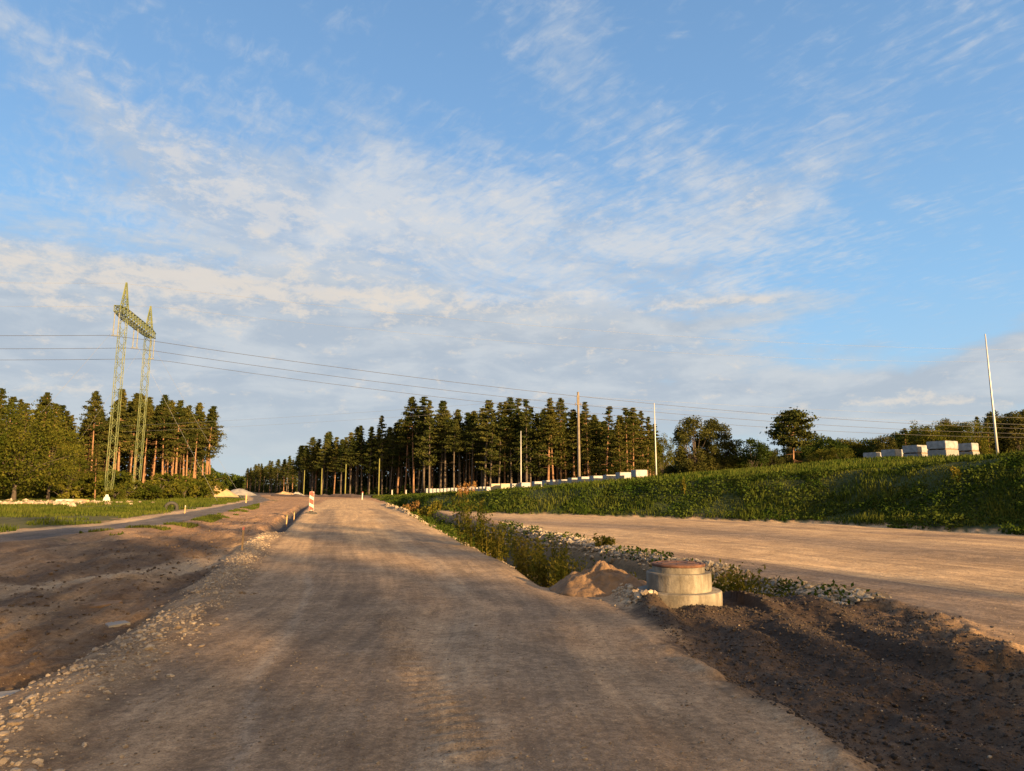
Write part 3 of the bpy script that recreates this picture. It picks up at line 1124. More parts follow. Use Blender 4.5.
def broad_meshes(H, cr, base, seed, nclump=70, per=60, leafs=.26, oval=1.0, multi=1):
    rd = random.Random(seed)
    tb = MB()
    ch = H - base
    cc = Vector((0, 0, base + ch * .5))
    cl = []
    for i in range(nclump):
        z = rd.uniform(-1, 1)
        th = rd.uniform(0, 6.28)
        rad = rd.uniform(.45, 1.0) ** .6
        s = math.sqrt(max(0, 1 - z * z))
        bul = 1 + .22 * math.sin(3 * th + seed) * s
        cl.append(Vector((math.cos(th) * s * cr * rad * bul, math.sin(th) * s * cr * rad * bul, z * ch * .5 * rad)) + cc)
    for m_ in range(multi):
        ox = rd.uniform(-.35, .35) * (multi > 1)
        top = Vector((ox * 2, rd.uniform(-.4, .4), base + ch * .7))
        tb.tube([Vector((ox, 0, 0)), Vector((ox * 1.3, 0, base * .8 + .4)), top], [.022 * H + .04, .016 * H, .03], 7)
    for c_ in cl[::3]:
        p = Vector((0, 0, base * .8 + rd.uniform(0, ch * .35)))
        tb.tube([p, p.lerp(c_, .5) + Vector((0, 0, .3)), c_], [.006 * H + .02, .03, .01], 4, False)
    C_ = []
    for c_ in cl:
        r_ = cr * rd.uniform(.14, .27)
        g = rng.normal(size=(per, 3))
        g /= np.linalg.norm(g, axis=1)[:, None]
        g *= (rng.random(per) ** .4)[:, None] * np.array([r_, r_, r_ * .75 * oval]) * 1.3
        C_.append(np.array(c_[:]) + g)
    V, F = cards(np.concatenate(C_), leafs, 1.1, .2)
    return tb, V, F


PINES = []
for i_, (H_, ba, cr_) in enumerate([(20, .48, 2.9), (20, .58, 2.6), (20, .38, 3.0), (20, .64, 2.5), (20, .50, 2.3), (20, .24, 2.9), (20, .44, 2.2), (20, .55, 3.1), (20, .32, 2.4), (20, .60, 2.2)]):
    PINES.append(proto_tree('pine_tree', pine_meshes(H_, ba, cr_, 30 + i_), M['bark'], M['pine']))
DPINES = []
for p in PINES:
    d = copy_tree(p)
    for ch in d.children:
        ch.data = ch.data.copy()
        ch.data.materials[0] = M['barkdark'] if ch.name.startswith('trunk') else M['pinefar']  # needles and bark swapped for darker ones, the wood's shade put into colour
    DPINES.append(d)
OAK = proto_tree('oak_tree', broad_meshes(10, 5.6, 1.3, 3, 105, 110, .20), M['barkdark'], M['leaf'])
LEAFY = [proto_tree('leafy_tree', broad_meshes(14, 4.0, 2.0, 4 + q, 84, 110, .22, multi=1), M['barkdark'], M['leaf']) for q in range(2)]
BIRCH = [proto_tree('birch_tree', broad_meshes(13, 3.0, 1.6, 14 + q, 130, 130, .22, 1.4, 2), M['barkdark'], M['birchleaf']) for q in range(2)]
DARK = proto_tree('dark_bushy_tree', broad_meshes(9, 3.6, .5, 21, 110, 90, .24), M['barkdark'], M['darkleaf'])
SHRUB = proto_tree('forest_shrub', broad_meshes(2.6, 1.5, .2, 25, 34, 40, .20), M['barkdark'], M['leaf'])
used_proto = set()


def place(proto, x, y, h, h0, rz=None, sx_=1.0, label=None, cat='tree', group=None, dz=-.05):
    o = proto
    if id(proto) in used_proto:
        o = copy_tree(proto)
    used_proto.add(id(proto))
    s = h / h0
    o.location = (x, y, ztop(x, y) + dz)
    o.scale = (s * sx_, s * sx_, s)
    o.rotation_euler = (random.gauss(0, .022), random.gauss(0, .022), random.uniform(0, 6.28) if rz is None else rz)
    for k_ in ('label', 'group'):
        if k_ in o:
            del o[k_]
    return set_custom(o, label, cat, group)


def hpx(py, Y):
    return CAMH + el_px(py) * Y


# middle forest
mt = [(246, 468), (262, 462), (280, 460), (296, 455), (299, 441), (320, 436), (342, 434), (362, 429), (372, 425), (385, 419), (400, 416), (412, 404), (432, 405), (450, 407), (468, 409), (495, 403), (519, 401), (545, 407), (560, 405), (590, 407), (610, 408), (632, 405), (648, 420), (662, 432)]
md = [(246, 430), (280, 340), (297, 290), (300, 232), (330, 215), (380, 196), (430, 182), (480, 172), (530, 165), (580, 160), (640, 156), (662, 165)]
mtx, mty = zip(*mt)
mdx, mdy = zip(*md)
pxs = list(np.arange(248, 662, 6.8))
marks = [(303, 'left of the leftmost yellow timber pole'), (345, 'between the leftmost and third yellow timber poles'), (378, 'between the third and rightmost yellow timber poles'), (429, 'between the rightmost yellow pole and the small distant mast'), (475, 'just right of the small distant mast'), (521, 'just left of the slim grey mast'), (579, 'between the slim grey mast and the brown utility pole'), (620, 'just right of the brown utility pole'), (700, 'at the right end, beside the slim white mast')]
for row in range(3):
    for px in pxs:
        px = px + random.uniform(-3, 3) + row * 1.7
        if row == 0 and px > 640 and random.random() < .3:
            continue
        Yf = float(np.interp(px, mdx, mdy))
        Y = Yf + row * 11 + random.uniform(-3, 6)
        H_ = hpx(float(np.interp(px, mtx, mty)), Yf) - ztop(at(px, Yf), Yf)
        H_ *= random.uniform(.76, .97) if random.random() < .5 else random.uniform(.97, 1.10)
        if row:
            H_ *= .97
        bright = px > 545
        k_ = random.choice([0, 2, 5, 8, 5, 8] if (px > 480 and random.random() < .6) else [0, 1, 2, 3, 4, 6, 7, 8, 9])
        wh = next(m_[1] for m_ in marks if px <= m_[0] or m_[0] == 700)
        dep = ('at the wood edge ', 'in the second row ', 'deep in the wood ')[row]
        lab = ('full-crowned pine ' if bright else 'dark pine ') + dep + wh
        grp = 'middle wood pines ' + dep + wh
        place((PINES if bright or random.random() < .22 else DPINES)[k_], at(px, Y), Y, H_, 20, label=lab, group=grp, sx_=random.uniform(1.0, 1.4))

# left forest
lt_ = [(-60, 372), (0, 379), (20, 384), (40, 388), (55, 398), (75, 412), (84, 410), (97, 408), (110, 400), (122, 390), (140, 392), (150, 402), (163, 391), (174, 401), (184, 388), (194, 396), (203, 408), (213, 410)]
ltx, lty = zip(*lt_)
ldx, ldy = (-60, 0, 60, 90, 120, 150, 180, 200, 213), (96, 104, 116, 126, 130, 134, 138, 144, 150)
for row in range(3):
    for px in np.arange(-66, 204, 8.4):
        px = px + random.uniform(-3, 3)
        if row == 0 and px < 84:
            continue
        Yf = float(np.interp(px, ldx, ldy))
        Y = Yf + row * 9 + random.uniform(-3, 3)
        if px > 206 and row > 1:
            continue
        H_ = hpx(float(np.interp(px, ltx, lty)), Yf) * (random.uniform(.80, .98) if random.random() < .5 else random.uniform(.95, 1.04))
        if px < 70:
            lab, grp = 'green-gold pine rising behind the rounded oak at the left edge', 'pines behind the oak'
        elif px < 106:
            lab, grp = 'pine with orange trunk standing left of the pylon legs', 'pines left of the pylon'
        elif px < 150:
            lab, grp = 'pine with orange trunk seen behind and between the pylon legs', 'pines behind the pylon'
        else:
            lab, grp = 'pine with bare sunlit orange trunk standing right of the pylon', 'sunlit pines right of the pylon'
        dep = ('front-row ', 'second-row ', 'deep-set ')[row]
        lab, grp = dep + lab, dep + grp
        place(PINES[random.choice([0, 1, 3, 4, 6, 7, 9] if px > 84 else [2, 5, 8, 0])], at(px, Y), Y, H_, 20, label=lab, group=grp, sx_=random.uniform(.95, 1.3))
place(PINES[3], at(90, 122), 122, hpx(393, 122), 20, sx_=.95, label='lone taller pine with sparse layered top left of the pylon', group=None)
place(PINES[4], at(95, 108), 108, hpx(446, 108), 20, sx_=1.2, label='short pine with bare orange trunk in front of the forest left of the pylon')
place(PINES[1], at(210, 147), 147, hpx(410, 147), 20, sx_=.95, label='outermost pine at the right tip of the left forest, leaning limbs toward the sky')
place(OAK, at(14, 84), 84, hpx(408, 84), 10, rz=.6, sx_=1.0, label='big rounded oak with gold-green crown at the left edge of the verge')
place(OAK, at(-45, 80), 80, hpx(405, 80), 10, rz=2.6, label='second rounded oak cut by the left frame edge')
place(LEAFY[0], at(48, 96), 96, hpx(430, 96), 14, label='narrow leafy tree between the rounded oak and the pines')
place(LEAFY[1], at(66, 104), 104, hpx(444, 104), 14, label='darker low leafy tree just right of the narrow leafy tree')
for i_, px in enumerate(list(range(62, 206, 11))):
    Y = float(np.interp(px, ldx, ldy)) - random.uniform(8, 16)
    place(SHRUB, at(px, Y), Y, random.uniform(2.6, 5.4), 2.6, sx_=1.25, label='low green-brown shrub at the foot of the sunlit pines', cat='shrub', group='shrubs at the left forest edge')

for px, Y, h_ in ((116, 93, 1.8), (127, 99, 2.6), (137, 101, 3.0), (146, 104, 2.8), (158, 106, 3.4), (171, 112, 3.2), (184, 118, 3.0), (196, 124, 3.4), (205, 130, 3.0)):
    place(SHRUB, at(px, Y), Y, h_, 2.6, sx_=1.3, label='olive shrub in the belt of bushes round and right of the pylon base', cat='shrub', group='shrubs round the pylon base')
# right side trees beyond the embankment
place(BIRCH[0], at(697, 112), 112, hpx(419, 112) - ztop(at(697, 112), 112) + .3, 13, sx_=1.3, label='broad golden birch standing left of the dark bushy tree')
place(BIRCH[1], at(717, 116), 116, hpx(423, 116) - ztop(at(717, 116), 116) + .3, 13, sx_=1.2, label='second birch, its crown merging with the broad golden birch')
place(LEAFY[0], at(664, 140), 140, hpx(430, 140) - 1.5, 14, sx_=.8, label='olive leafy tree at the right end of the wood beside the slim white mast')
place(DARK, at(752, 116), 116, hpx(441, 116) - ztop(at(752, 116), 116) + .3, 9, sx_=1.15, label='dark green bushy tree between the birches and the umbrella pine')
UMB = proto_tree('umbrella_pine', pine_meshes(9.6, .56, 3.3, 77, 48, True, dens=1.7, leafs=.27), M['bark'], M['pinefar'])
place(UMB, at(795, 104), 104, hpx(411, 104) - ztop(at(795, 104), 104), 10.0, label='lone umbrella-shaped pine with bare orange trunk above the embankment')
for i_, px in enumerate(np.arange(738, 1090, 9.5)):
    Y = 165 + random.uniform(-12, 18)
    skl = 'between the birches and the right pallet group' if px < 862 else ('behind the right pallet group' if px < 975 else 'behind and right of the tallest mast')
    ty_ = float(np.interp(px, [738, 800, 830, 850, 865, 890, 905, 915, 935, 960, 980, 1000, 1024, 1090], [458, 446, 440, 436, 441, 436, 432, 422, 428, 424, 416, 419, 415, 412]))
    H_ = hpx(ty_ + random.uniform(-5, 2), Y) - ztop(at(px, Y), Y)
    pr, h0 = random.choice([(LEAFY[0], 14), (LEAFY[1], 14), (BIRCH[0], 13), (DARK, 9), (DARK, 9)] if px < 900 else [(PINES[5], 20), (LEAFY[0], 14), (LEAFY[1], 14), (BIRCH[1], 13)])
    place(pr, at(px, Y), Y, H_, h0, sx_=random.uniform(.85, 1.1), label='tree of the mixed wood on the skyline ' + skl, group='skyline trees ' + skl)
    Y += 16
    pr, h0 = random.choice([(LEAFY[0], 14), (DARK, 9), (PINES[5], 20)])
    place(pr, at(px + 5, Y), Y, H_ * .97, h0, label='tree of the mixed wood on the skyline ' + skl, group='skyline trees ' + skl)
for px in (672, 684, 812, 826, 842, 738):
    Y = 118 + random.uniform(-6, 8)
    place(LEAFY[1] if px % 4 else BIRCH[1], at(px, Y), Y, random.uniform(5.0, 6.5), 14, sx_=1.6, label='low bushy tree just behind the crest of the embankment', group='low trees behind the crest')

# trees behind the viewpoint whose long shadows cross the foreground
sh = Vector((math.sin(SUN_AZ), math.cos(SUN_AZ), 0))
pr_ = Vector((-sh.y, sh.x, 0))


def shade_tree(w, T, h, kind, sx_=1.0):
    q = sh * T - pr_ * w if pr_.y < 0 else sh * T + pr_ * w
    pr, h0 = {'p': (PINES[0], 20), 'q': (PINES[2], 20), 'l': (LEAFY[0], 14), 'd': (DARK, 9), 'r': (PINES[1], 20), 'b': (BIRCH[0], 13)}[kind]
    place(pr, q.x, q.y, h * 1.09, h0, sx_=sx_, label='tree beside the road behind the viewpoint', group='roadside trees behind the viewpoint')


# w: offset across the light, T: metres towards the sun
for (w_, T, h, k_, x_) in [(2.9, 60, 13.4, 'b', .8), (1.8, 64, 13.8, 'q', .7), (-1.6, 60, 13.0, 'r', 1.0), (-4.2, 62, 14.0, 'q', 1.0), (-8.0, 62, 14.5, 'l', 1.0),
                           (6.3, 66, 15.6, 'q', .62), (11.0, 68, 16.4, 'r', .8), (13.0, 66, 16.9, 'q', .6), (4.6, 84, 20.5, 'r', .6)]:
    shade_tree(w_, T, h, k_, x_)
shade_tree(7.2, 63, 12.6, 'q', .85)

# distant woodland: one mass that closes the view behind the rows


def wood_band(name, pxa, pxb, Yf, Hf, n, depth, leafs, mat, label, trunks=0):
    px = rng.uniform(pxa, pxb, n)
    Y = np.array([Yf(p) for p in px]) + rng.random(n) * depth
    X = (px - 512) / FPX / 1.0125 * Y
    H = np.array([Hf(p) for p in px])
    g = terrain(np.column_stack([X, Y]))
    nzv = .90 + .14 * fbm(X * .11, Y * .02, 3, 5)
    Z = g + H * nzv * np.where(rng.random(n) < .35, .30 * rng.random(n), rng.random(n))
    V, F = cards(np.column_stack([X, Y, Z]), leafs, 1.2, .2)
    parts = [(V, F, 0)]
    if trunks:
        mb = MB()
        for i in range(trunks):
            k = rng.integers(n)
            mb.tube([(X[k], Y[k] - 2, g[k] - .3), (X[k] + random.uniform(-.3, .3), Y[k] - 2, g[k] + H[k] * .85)], [.17, .07], 4, False)
        parts.append((np.array(mb.v), np.array(mb.f), 1))
    V, F, mi = merge(parts)
    o = mesh_np(name, V, F, [mat, M['barkdark']], mi=mi)
    return set_custom(o, label, 'woodland', kind='stuff')


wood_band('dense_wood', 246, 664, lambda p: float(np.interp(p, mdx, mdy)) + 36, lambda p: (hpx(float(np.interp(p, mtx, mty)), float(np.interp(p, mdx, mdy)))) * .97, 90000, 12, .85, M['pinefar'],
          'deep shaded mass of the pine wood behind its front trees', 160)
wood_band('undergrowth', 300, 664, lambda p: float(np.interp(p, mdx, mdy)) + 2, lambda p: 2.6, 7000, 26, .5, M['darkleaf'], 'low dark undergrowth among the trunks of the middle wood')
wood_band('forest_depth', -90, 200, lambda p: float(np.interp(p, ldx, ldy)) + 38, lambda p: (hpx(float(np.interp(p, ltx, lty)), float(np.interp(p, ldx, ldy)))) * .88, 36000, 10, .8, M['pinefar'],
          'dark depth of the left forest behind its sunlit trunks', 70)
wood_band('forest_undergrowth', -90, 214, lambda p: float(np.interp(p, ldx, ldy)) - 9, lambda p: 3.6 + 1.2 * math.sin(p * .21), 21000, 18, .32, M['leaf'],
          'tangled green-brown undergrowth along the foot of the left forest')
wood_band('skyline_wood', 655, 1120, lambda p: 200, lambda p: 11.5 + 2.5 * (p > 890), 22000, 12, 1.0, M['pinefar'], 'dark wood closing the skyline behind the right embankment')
wood_band('horizon_wood', 195, 262, lambda p: 480, lambda p: float(np.interp(p, [195, 205, 215, 228, 240, 262], [25, 21, 15, 13, 10, 12])), 8000, 30, 1.5, M['darkleaf'], 'low wood on the horizon between the two forests', 10)

# ------------------------------------------------------------------ grass and weeds (stuff)


def rand_region(n, f_ok, pxr, Yr, pw=1.0):
    out = []
    tot = 0
    while tot < n:
        m_ = n * 2
        Y = Yr[0] + (Yr[1] - Yr[0]) * rng.random(m_) ** pw
        px = rng.uniform(pxr[0], pxr[1], m_)
        X = (px - 512) / FPX / 1.0125 * Y
        P = np.column_stack([X, Y])
        f = fields(P)
        k = f_ok(P, f)
        out.append(P[k])
        tot += k.sum()
        if k.sum() == 0:
            break
    return np.concatenate(out)[:n]


gp_ = rand_region(84000, lambda P, f: (f['t'] > .1 + .35 * fbm(P[:, 0] * .7, P[:, 1] * .7, 3, 17)) & ((f['t'] < 9.0) | ((f['t'] < 42) & (rng.random(len(P)) < .22))), (340, 1090), (20, 170), 1.3)
fz = fields(gp_)
zz = terrain(gp_, fz)
patch = ss(fbm(gp_[:, 0] * .5, gp_[:, 1] * .5, 4, 33), -.5, .6)
Hh = (.12 + .34 * patch * rng.random(len(gp_))) * (.35 + .65 * ss(7.5 - fz['t'], 0, 4)) * (1 - .45 * ss(gp_[:, 1], 45, 80))
V1, F1 = blades(np.column_stack([gp_, zz - .02]), Hh, .012 + .00030 * gp_[:, 1], .35)
lw = rand_region(34000, lambda P, f: (f['t'] > -.1 + .45 * fbm(P[:, 0] * .8, P[:, 1] * .8, 3, 18)) & (f['t'] < 7.5) & (fbm(P[:, 0] * .45, P[:, 1] * .45, 3, 37) > -.25), (360, 1090), (20, 120), 1.3)
zl = terrain(lw)
lh = (.36 - .24 * ss(lw[:, 1], 45, 80)) * (.5 + .5 * ss(7 - lw[:, 0] * 0 - fields(lw)['t'], 0, 3)) * ss(fbm(lw[:, 0] * .8, lw[:, 1] * .8, 3, 39), -.4, .9) + .08
V2, F2 = cards(np.column_stack([lw, zl + lh * rng.random(len(lw))]),   .075 + .0010 * lw[:, 1], 1.5, .5)
V, F, mi = merge([(V1, F1, 0), (V2, F2, 1)])
set_custom(mesh_np('embankment_grass', V, F, [M['bankgrass'], M['bank']], mi=mi), 'tall grass and leafy weeds covering the slope of the right embankment', 'grass', kind='stuff')

gp_ = rand_region(30000, lambda P, f: (f['t'] > 7) & (f['t'] < 60), (560, 1090), (32, 120), 1.2)
V, F = blades(np.column_stack([gp_, terrain(gp_) - .02]), .16 + .28 * rng.random(len(gp_)), .02 + .0006 * gp_[:, 1], .4)
set_custom(mesh_np('bank_top_grass', V, F, [M['bankgrass']]), 'thinner grass on the flat top of the right embankment', 'grass', kind='stuff')
gp_ = rand_region(52000, lambda P, f: (-f['p'] > 2.5 + .5 * fbm(P[:, 0] * .4, P[:, 1] * .4, 2, 3)) & (fbm(P[:, 0] * .16, P[:, 1] * .16, 3, 77) > -.42), (-40, 250), (20, 125), 1.2)
zz = terrain(gp_)
Hh = (.06 + .16 * rng.random(len(gp_))) * (1 + 1.2 * ss(fbm(gp_[:, 0] * .3, gp_[:, 1] * .3, 3, 13), 0, .8))
V, F = blades(np.column_stack([gp_, zz - .01]), Hh, .010 + .00032 * gp_[:, 1], .4)
set_custom(mesh_np('verge_grass', V, F, [M['grass']]), 'short sunlit grass on the verge left of the asphalt path', 'grass', kind='stuff')
gp_ = rand_region(5000, lambda P, f: (f['p'] > 1.4) & (f['p'] < 2.6) & (fbm(P[:, 0] * .6, P[:, 1] * .6, 2, 101) > -.1), (40, 260), (26, 90), 1.2)
V, F = blades(np.column_stack([gp_, terrain(gp_)]), .04 + .10 * rng.random(len(gp_)), .010 + .0003 * gp_[:, 1], .4)
set_custom(mesh_np('path_edge_grass', V, F, [M['grass']]), 'thin tufts of grass along the road side of the asphalt path', 'grass', kind='stuff')

# ditch cover
dp = along(DITCH, 16000, .42, 0.05, .05, .80)
dp = dp[(np.hypot(dp[:, 0] - MANX, dp[:, 1] - MANY) > .75)]
dz_ = terrain(dp)
hh = .10 + .34 * ss(fbm(dp[:, 0] * 1.2, dp[:, 1] * .6, 3, 43), -.5, .6)
V1, F1 = cards(np.column_stack([dp, dz_ + hh * rng.random(len(dp))]), .055 + .0011 * dp[:, 1], 1.4, .5)
rk = along(rb, 2600, .28, .30, 0, 1, .8)
rk = rk[(fbm(rk[:, 0] * 1.1, rk[:, 1] * .9, 3, 83) > .0) & (np.hypot(rk[:, 0] - MANX, rk[:, 1] - MANY) > .75)]
dp2 = along(DITCH, 5000, .45, 0, .02, .82)
dp2 = dp2[(np.hypot(dp2[:, 0] - MANX, dp2[:, 1] - MANY) > .75)]
V2, F2 = blades(np.column_stack([dp2, terrain(dp2)]), .12 + .28 * rng.random(len(dp2)), .006 + .0002 * dp2[:, 1], .4)
V3, F3 = cards(np.column_stack([rk, terrain(rk) + .03 + .14 * rng.random(len(rk))]), .05 + .001 * rk[:, 1], 1.4, .5)
V, F, mi = merge([(V1, F1, 0), (V2, F2, 1), (V3, F3, 0)])
set_custom(mesh_np('ditch_cover', V, F, [M['cover'], M['grass']], mi=mi), 'low leafy ground cover filling the ditch right of the road', 'ground cover', kind='stuff')


def weed(px, py, h, w, label, dry=False, n=26, cat='weeds', zadd=0.0, name='weed_clump', mixd=.0):
    x, y = G(px, py)
    e = empty(name, (x, y, ztop(x, y)), 0, label, cat)
    mb = MB()
    C_, D_ = [], []
    for i in range(n):
        a = random.uniform(0, 6.28)
        r_ = w * math.sqrt(random.random())
        hh_ = h * random.uniform(.55, 1.05)
        bx_, by_ = r_ * math.cos(a), r_ * math.sin(a)
        zb = ztop(x + bx_, y + by_) - ztop(x, y)
        l_ = random.uniform(.02, .22) * hh_
        p0 = Vector((bx_, by_, zb - .02))
        p2_ = Vector((bx_ + l_ * math.cos(a), by_ + l_ * math.sin(a), zb + hh_))
        p1__ = p0.lerp(p2_, .5) - Vector((l_ * .2 * math.cos(a), l_ * .2 * math.sin(a), 0))
        mb.tube([p0, p1__, p2_], [.006 + y * .0002, .005 + y * .00015, .002], 3, False)
        k = 40
        for q in range(k):
            t = .18 + .82 * random.random()
            c_ = p0.lerp(p2_, t)
            C_.append((c_.x + random.gauss(0, .045 + .02 * h), c_.y + random.gauss(0, .045 + .02 * h), c_.z + random.gauss(0, .03)))
    mb.build('stems', M['dry'] if dry else M['weed'], e)
    C_ = np.array(C_)
    V, F = cards(C_, .022 + y * .0012 + (.006 if not dry else 0), 1.9 if not dry else 1.3, .15)
    mesh_np('foliage', V, F, [M['dry'] if dry else M['weed']], e)
    return e


weed(410, 508, 1.05, .9, 'rust-brown dry weeds at the far end of the ditch by the road', True, 34)
weed(430, 511, .95, .9, 'yellow-green weeds beside the rust-brown ones at the far end of the ditch', n=34)
weed(465, 509, 1.1, .9, 'reddish dry stalks standing in the grass at the foot of the embankment', True, 14)
weed(474, 546, 1.53, .38, 'tall thin straw-coloured weeds in the middle of the ditch', False, 24)
weed(492, 547, 1.15, .42, 'tall mixed weeds right of the straw-coloured ones in the ditch', False, 24)
weed(526, 560, 1.02, .36, 'bushy green weeds in the near half of the ditch', n=30)
weed(548, 566, .98, .33, 'leafy yellow-green bush of weeds beside the sand heap', n=34)
weed(566, 572, .80, .26, 'dense weeds at the near end of the ditch, touching the sand heap', n=30)
weed(738, 588, .98, .27, 'yellow-green nettles right of the concrete manhole', n=30)
weed(718, 584, .80, .22, 'darker weeds growing close against the right side of the manhole', n=22)
weed(770, 590, .62, .25, 'small tuft of weeds among the rocks right of the nettles', n=14)
weed(640, 579, .70, .16, 'small green weeds between the sand heap and the manhole', n=16)
weed(605, 553, .30, .25, 'low weeds growing through the rock bank behind the sand heap', n=12)
for i_ in range(16):
    px = random.uniform(640, 1040)
    Y = random.uniform(27, 44)
    x = at(px, Y)
    f_ = fields(np.array([[x, Y]]))
    if not (.6 < f_['t'][0] < 5.5):
        continue
    e = empty('bank_weed', (x, Y, ztop(x, Y)), random.random() * 6, 'pale upright weed stalk standing out of the embankment grass', 'weed', 'upright weeds on the embankment')
    mb = MB()
    hh_ = random.uniform(.8, 1.3)
    C_ = []
    for k in range(5):
        a = random.uniform(0, 6.28)
        b_ = random.uniform(0, .16)
        q0 = (b_ * math.cos(a), b_ * math.sin(a), 0)
        q1 = (q0[0] * 2.0, q0[1] * 2.0, hh_ * random.uniform(.7, 1))
        mb.tube([q0, q1], [.014, .006], 3, False)
        for q in range(30):
            t = .3 + .7 * random.random()
            C_.append([q0[0] + (q1[0] - q0[0]) * t + random.gauss(0, .05), q0[1] + (q1[1] - q0[1]) * t + random.gauss(0, .05), q1[2] * t])
    mb.build('stems', M['weed'], e)
    V, F = cards(np.array(C_), .085, 1.5, .2)
    mesh_np('foliage', V, F, [M['weed']], e)

# ------------------------------------------------------------------ manhole and heaps
mh = empty('manhole_shaft', (MANX, MANY, 0), 0, 'stepped concrete manhole rings with a rusty cover beside the dark soil', 'manhole')
for nm_, r_, z0_, z1_, mat_ in (('base_ring', .60, -.45, .175, 'concrete'), ('riser_ring', .462, .172, .425, 'concrete')):
    mb = MB()
    c_ = .018
    mb.lathe([(r_ - .004, z0_), (r_, z0_ + .02), (r_ + .002, (z0_ + z1_) / 2), (r_, z1_ - c_), (r_ - c_ * .4, z1_ - c_ * .3), (r_ - c_, z1_), (.05, z1_ + .001)], n=72, wob=.003)
    mb.build(nm_, M[mat_], mh, True)
    mh.children[-1].data.polygons.foreach_set('use_smooth', [False] * len(mh.children[-1].data.polygons))
mb = MB()
mb.lathe([(.372, .424), (.374, .50), (.368, .508), (.34, .51)], n=64, wob=.004)
mb.build('neck_ring', M['concrete'], mh)
mb = MB()
mb.lathe([(.378, .509), (.384, .518), (.384, .535), (.375, .546), (.33, .548), (.325, .541), (.30, .541), (.295, .548), (.12, .549), (.115, .543), (.02, .543)], n=64)
for k_ in range(6):
    a_ = k_ * math.pi / 3 + .3
    mb.box((.21 * math.cos(a_), .21 * math.sin(a_), .550), (.12, .03, .008), Matrix.Rotation(a_, 4, 'Z'))
mb.build('cover', M['rust'], mh)


def heap(name, x, y, rx, ry, h, mat, label, cat, seed, n=46, base=None, z=None, amp=.14, peaks=None):
    g = np.linspace(-1.25, 1.25, n)
    gx, gy = np.meshgrid(g, g)
    X, Y = gx.ravel() * rx, gy.ravel() * ry
    pk = peaks or [(0, 0, 1, 1)]
    H = 0
    for (cx, cy, s_, hh_) in pk:
        r_ = np.sqrt((gx.ravel() - cx) ** 2 + (gy.ravel() - cy) ** 2) / s_
        r_ = np.sqrt(r_ ** 2 + .05) * (1 + .12 * fbm(gx.ravel() * 1.4 + seed, gy.ravel() * 1.4, 3, seed))
        H = np.maximum(H, hh_ * np.clip(1.06 - r_ - .12 * np.exp(-(r_ / .2) ** 2), -.4, 2) ** 1.0)
    H = H * h + amp * h * fbm(gx.ravel() * 3.2, gy.ravel() * 3.2, 5, seed + 3, .6) * np.clip(1.2 - np.hypot(gx, gy).ravel(), 0, 1)
    gz = terrain(np.column_stack([X + x, Y + y]))
    z0 = ztop(x, y)
    if base is not None:
        gz = np.full(len(X), base)
        z0 = base
    rim = np.hypot(gx, gy).ravel()
    Z = gz - z0 + np.where(rim > 1.08, -.9 * h if base is not None else -.12 * h, H - .02)
    i, j = np.meshgrid(np.arange(n - 1), np.arange(n - 1), indexing='ij')
    a = (i * n + j).ravel()
    F = np.stack([a, a + 1, a + n + 1, a + n], -1)
    keep = rim[F].max(1) < 1.22
    o = mesh_np(name, np.column_stack([X, Y, Z]), F[keep], [mat], smooth=True)
    o.location = (x, y, z0 if z is None else z)
    return set_custom(o, label, cat)


x_, y_ = G(604, 592)
heap('sand_heap', x_, y_ + .25, .80, .85, .52, M['sand'], 'small orange sand heap just left of the concrete manhole', 'sand heap', 5, 80, base=-.02, amp=.16, peaks=[(.05, 0, 1.1, 1), (-.25, .05, .85, .8)])
heap('sand_mound', at(213, 158), 158, 5.2, 4.5, 3.7, M['sand2'], 'large pale sand mound at the right tip of the left forest', 'sand mound', 8, amp=.05)
heap('gravel_mound', at(239, 215), 215, 5.2, 5, 2.3, M['grav'], 'low grey gravel mound right of the pale sand mound', 'gravel mound', 9, amp=.06)
heap('rubble_mound', at(284, 190), 190, 3.2, 3, 1.5, M['sand2'], 'pale low rubble mound in front of the shaded wood', 'rubble mound', 10, amp=.2)
heap('rubble_mound', at(296, 192), 192, 2.4, 2.6, 1.25, M['grav'], 'smaller grey rubble mound touching the pale one', 'rubble mound', 12, amp=.2)
# low dark bank closing the works at the foot of the wood
mbx = []
xs = np.linspace(at(272, 182), at(372, 148), 60)
ys = np.linspace(182, 148, 60)
Vb = []
for i_ in range(60):
    z0 = ztop(xs[i_], ys[i_])
    hh_ = .55 + .25 * float(fbm(np.array([i_ * .3]), np.array([0.]), 3, 3)[0])
    for k_, (o_, q_) in enumerate(((-1.4, -.1), (-.5, .75), (.2, 1.0), (1.4, -.1))):
        Vb.append((xs[i_], ys[i_] + o_, z0 + q_ * hh_))
Fb = [(i_ * 4 + k_, i_ * 4 + k_ + 1, i_ * 4 + k_ + 5, i_ * 4 + k_ + 4) for i_ in range(59) for k_ in range(3)]
set_custom(mesh_np('low_bank', np.array(Vb), np.array(Fb), [simple('dark_bank', (.10, .065, .045), .95, .3, 1)], smooth=True), 'long low dark bank at the far end of the road', 'soil bank')

# ------------------------------------------------------------------ beacon, stakes, posts


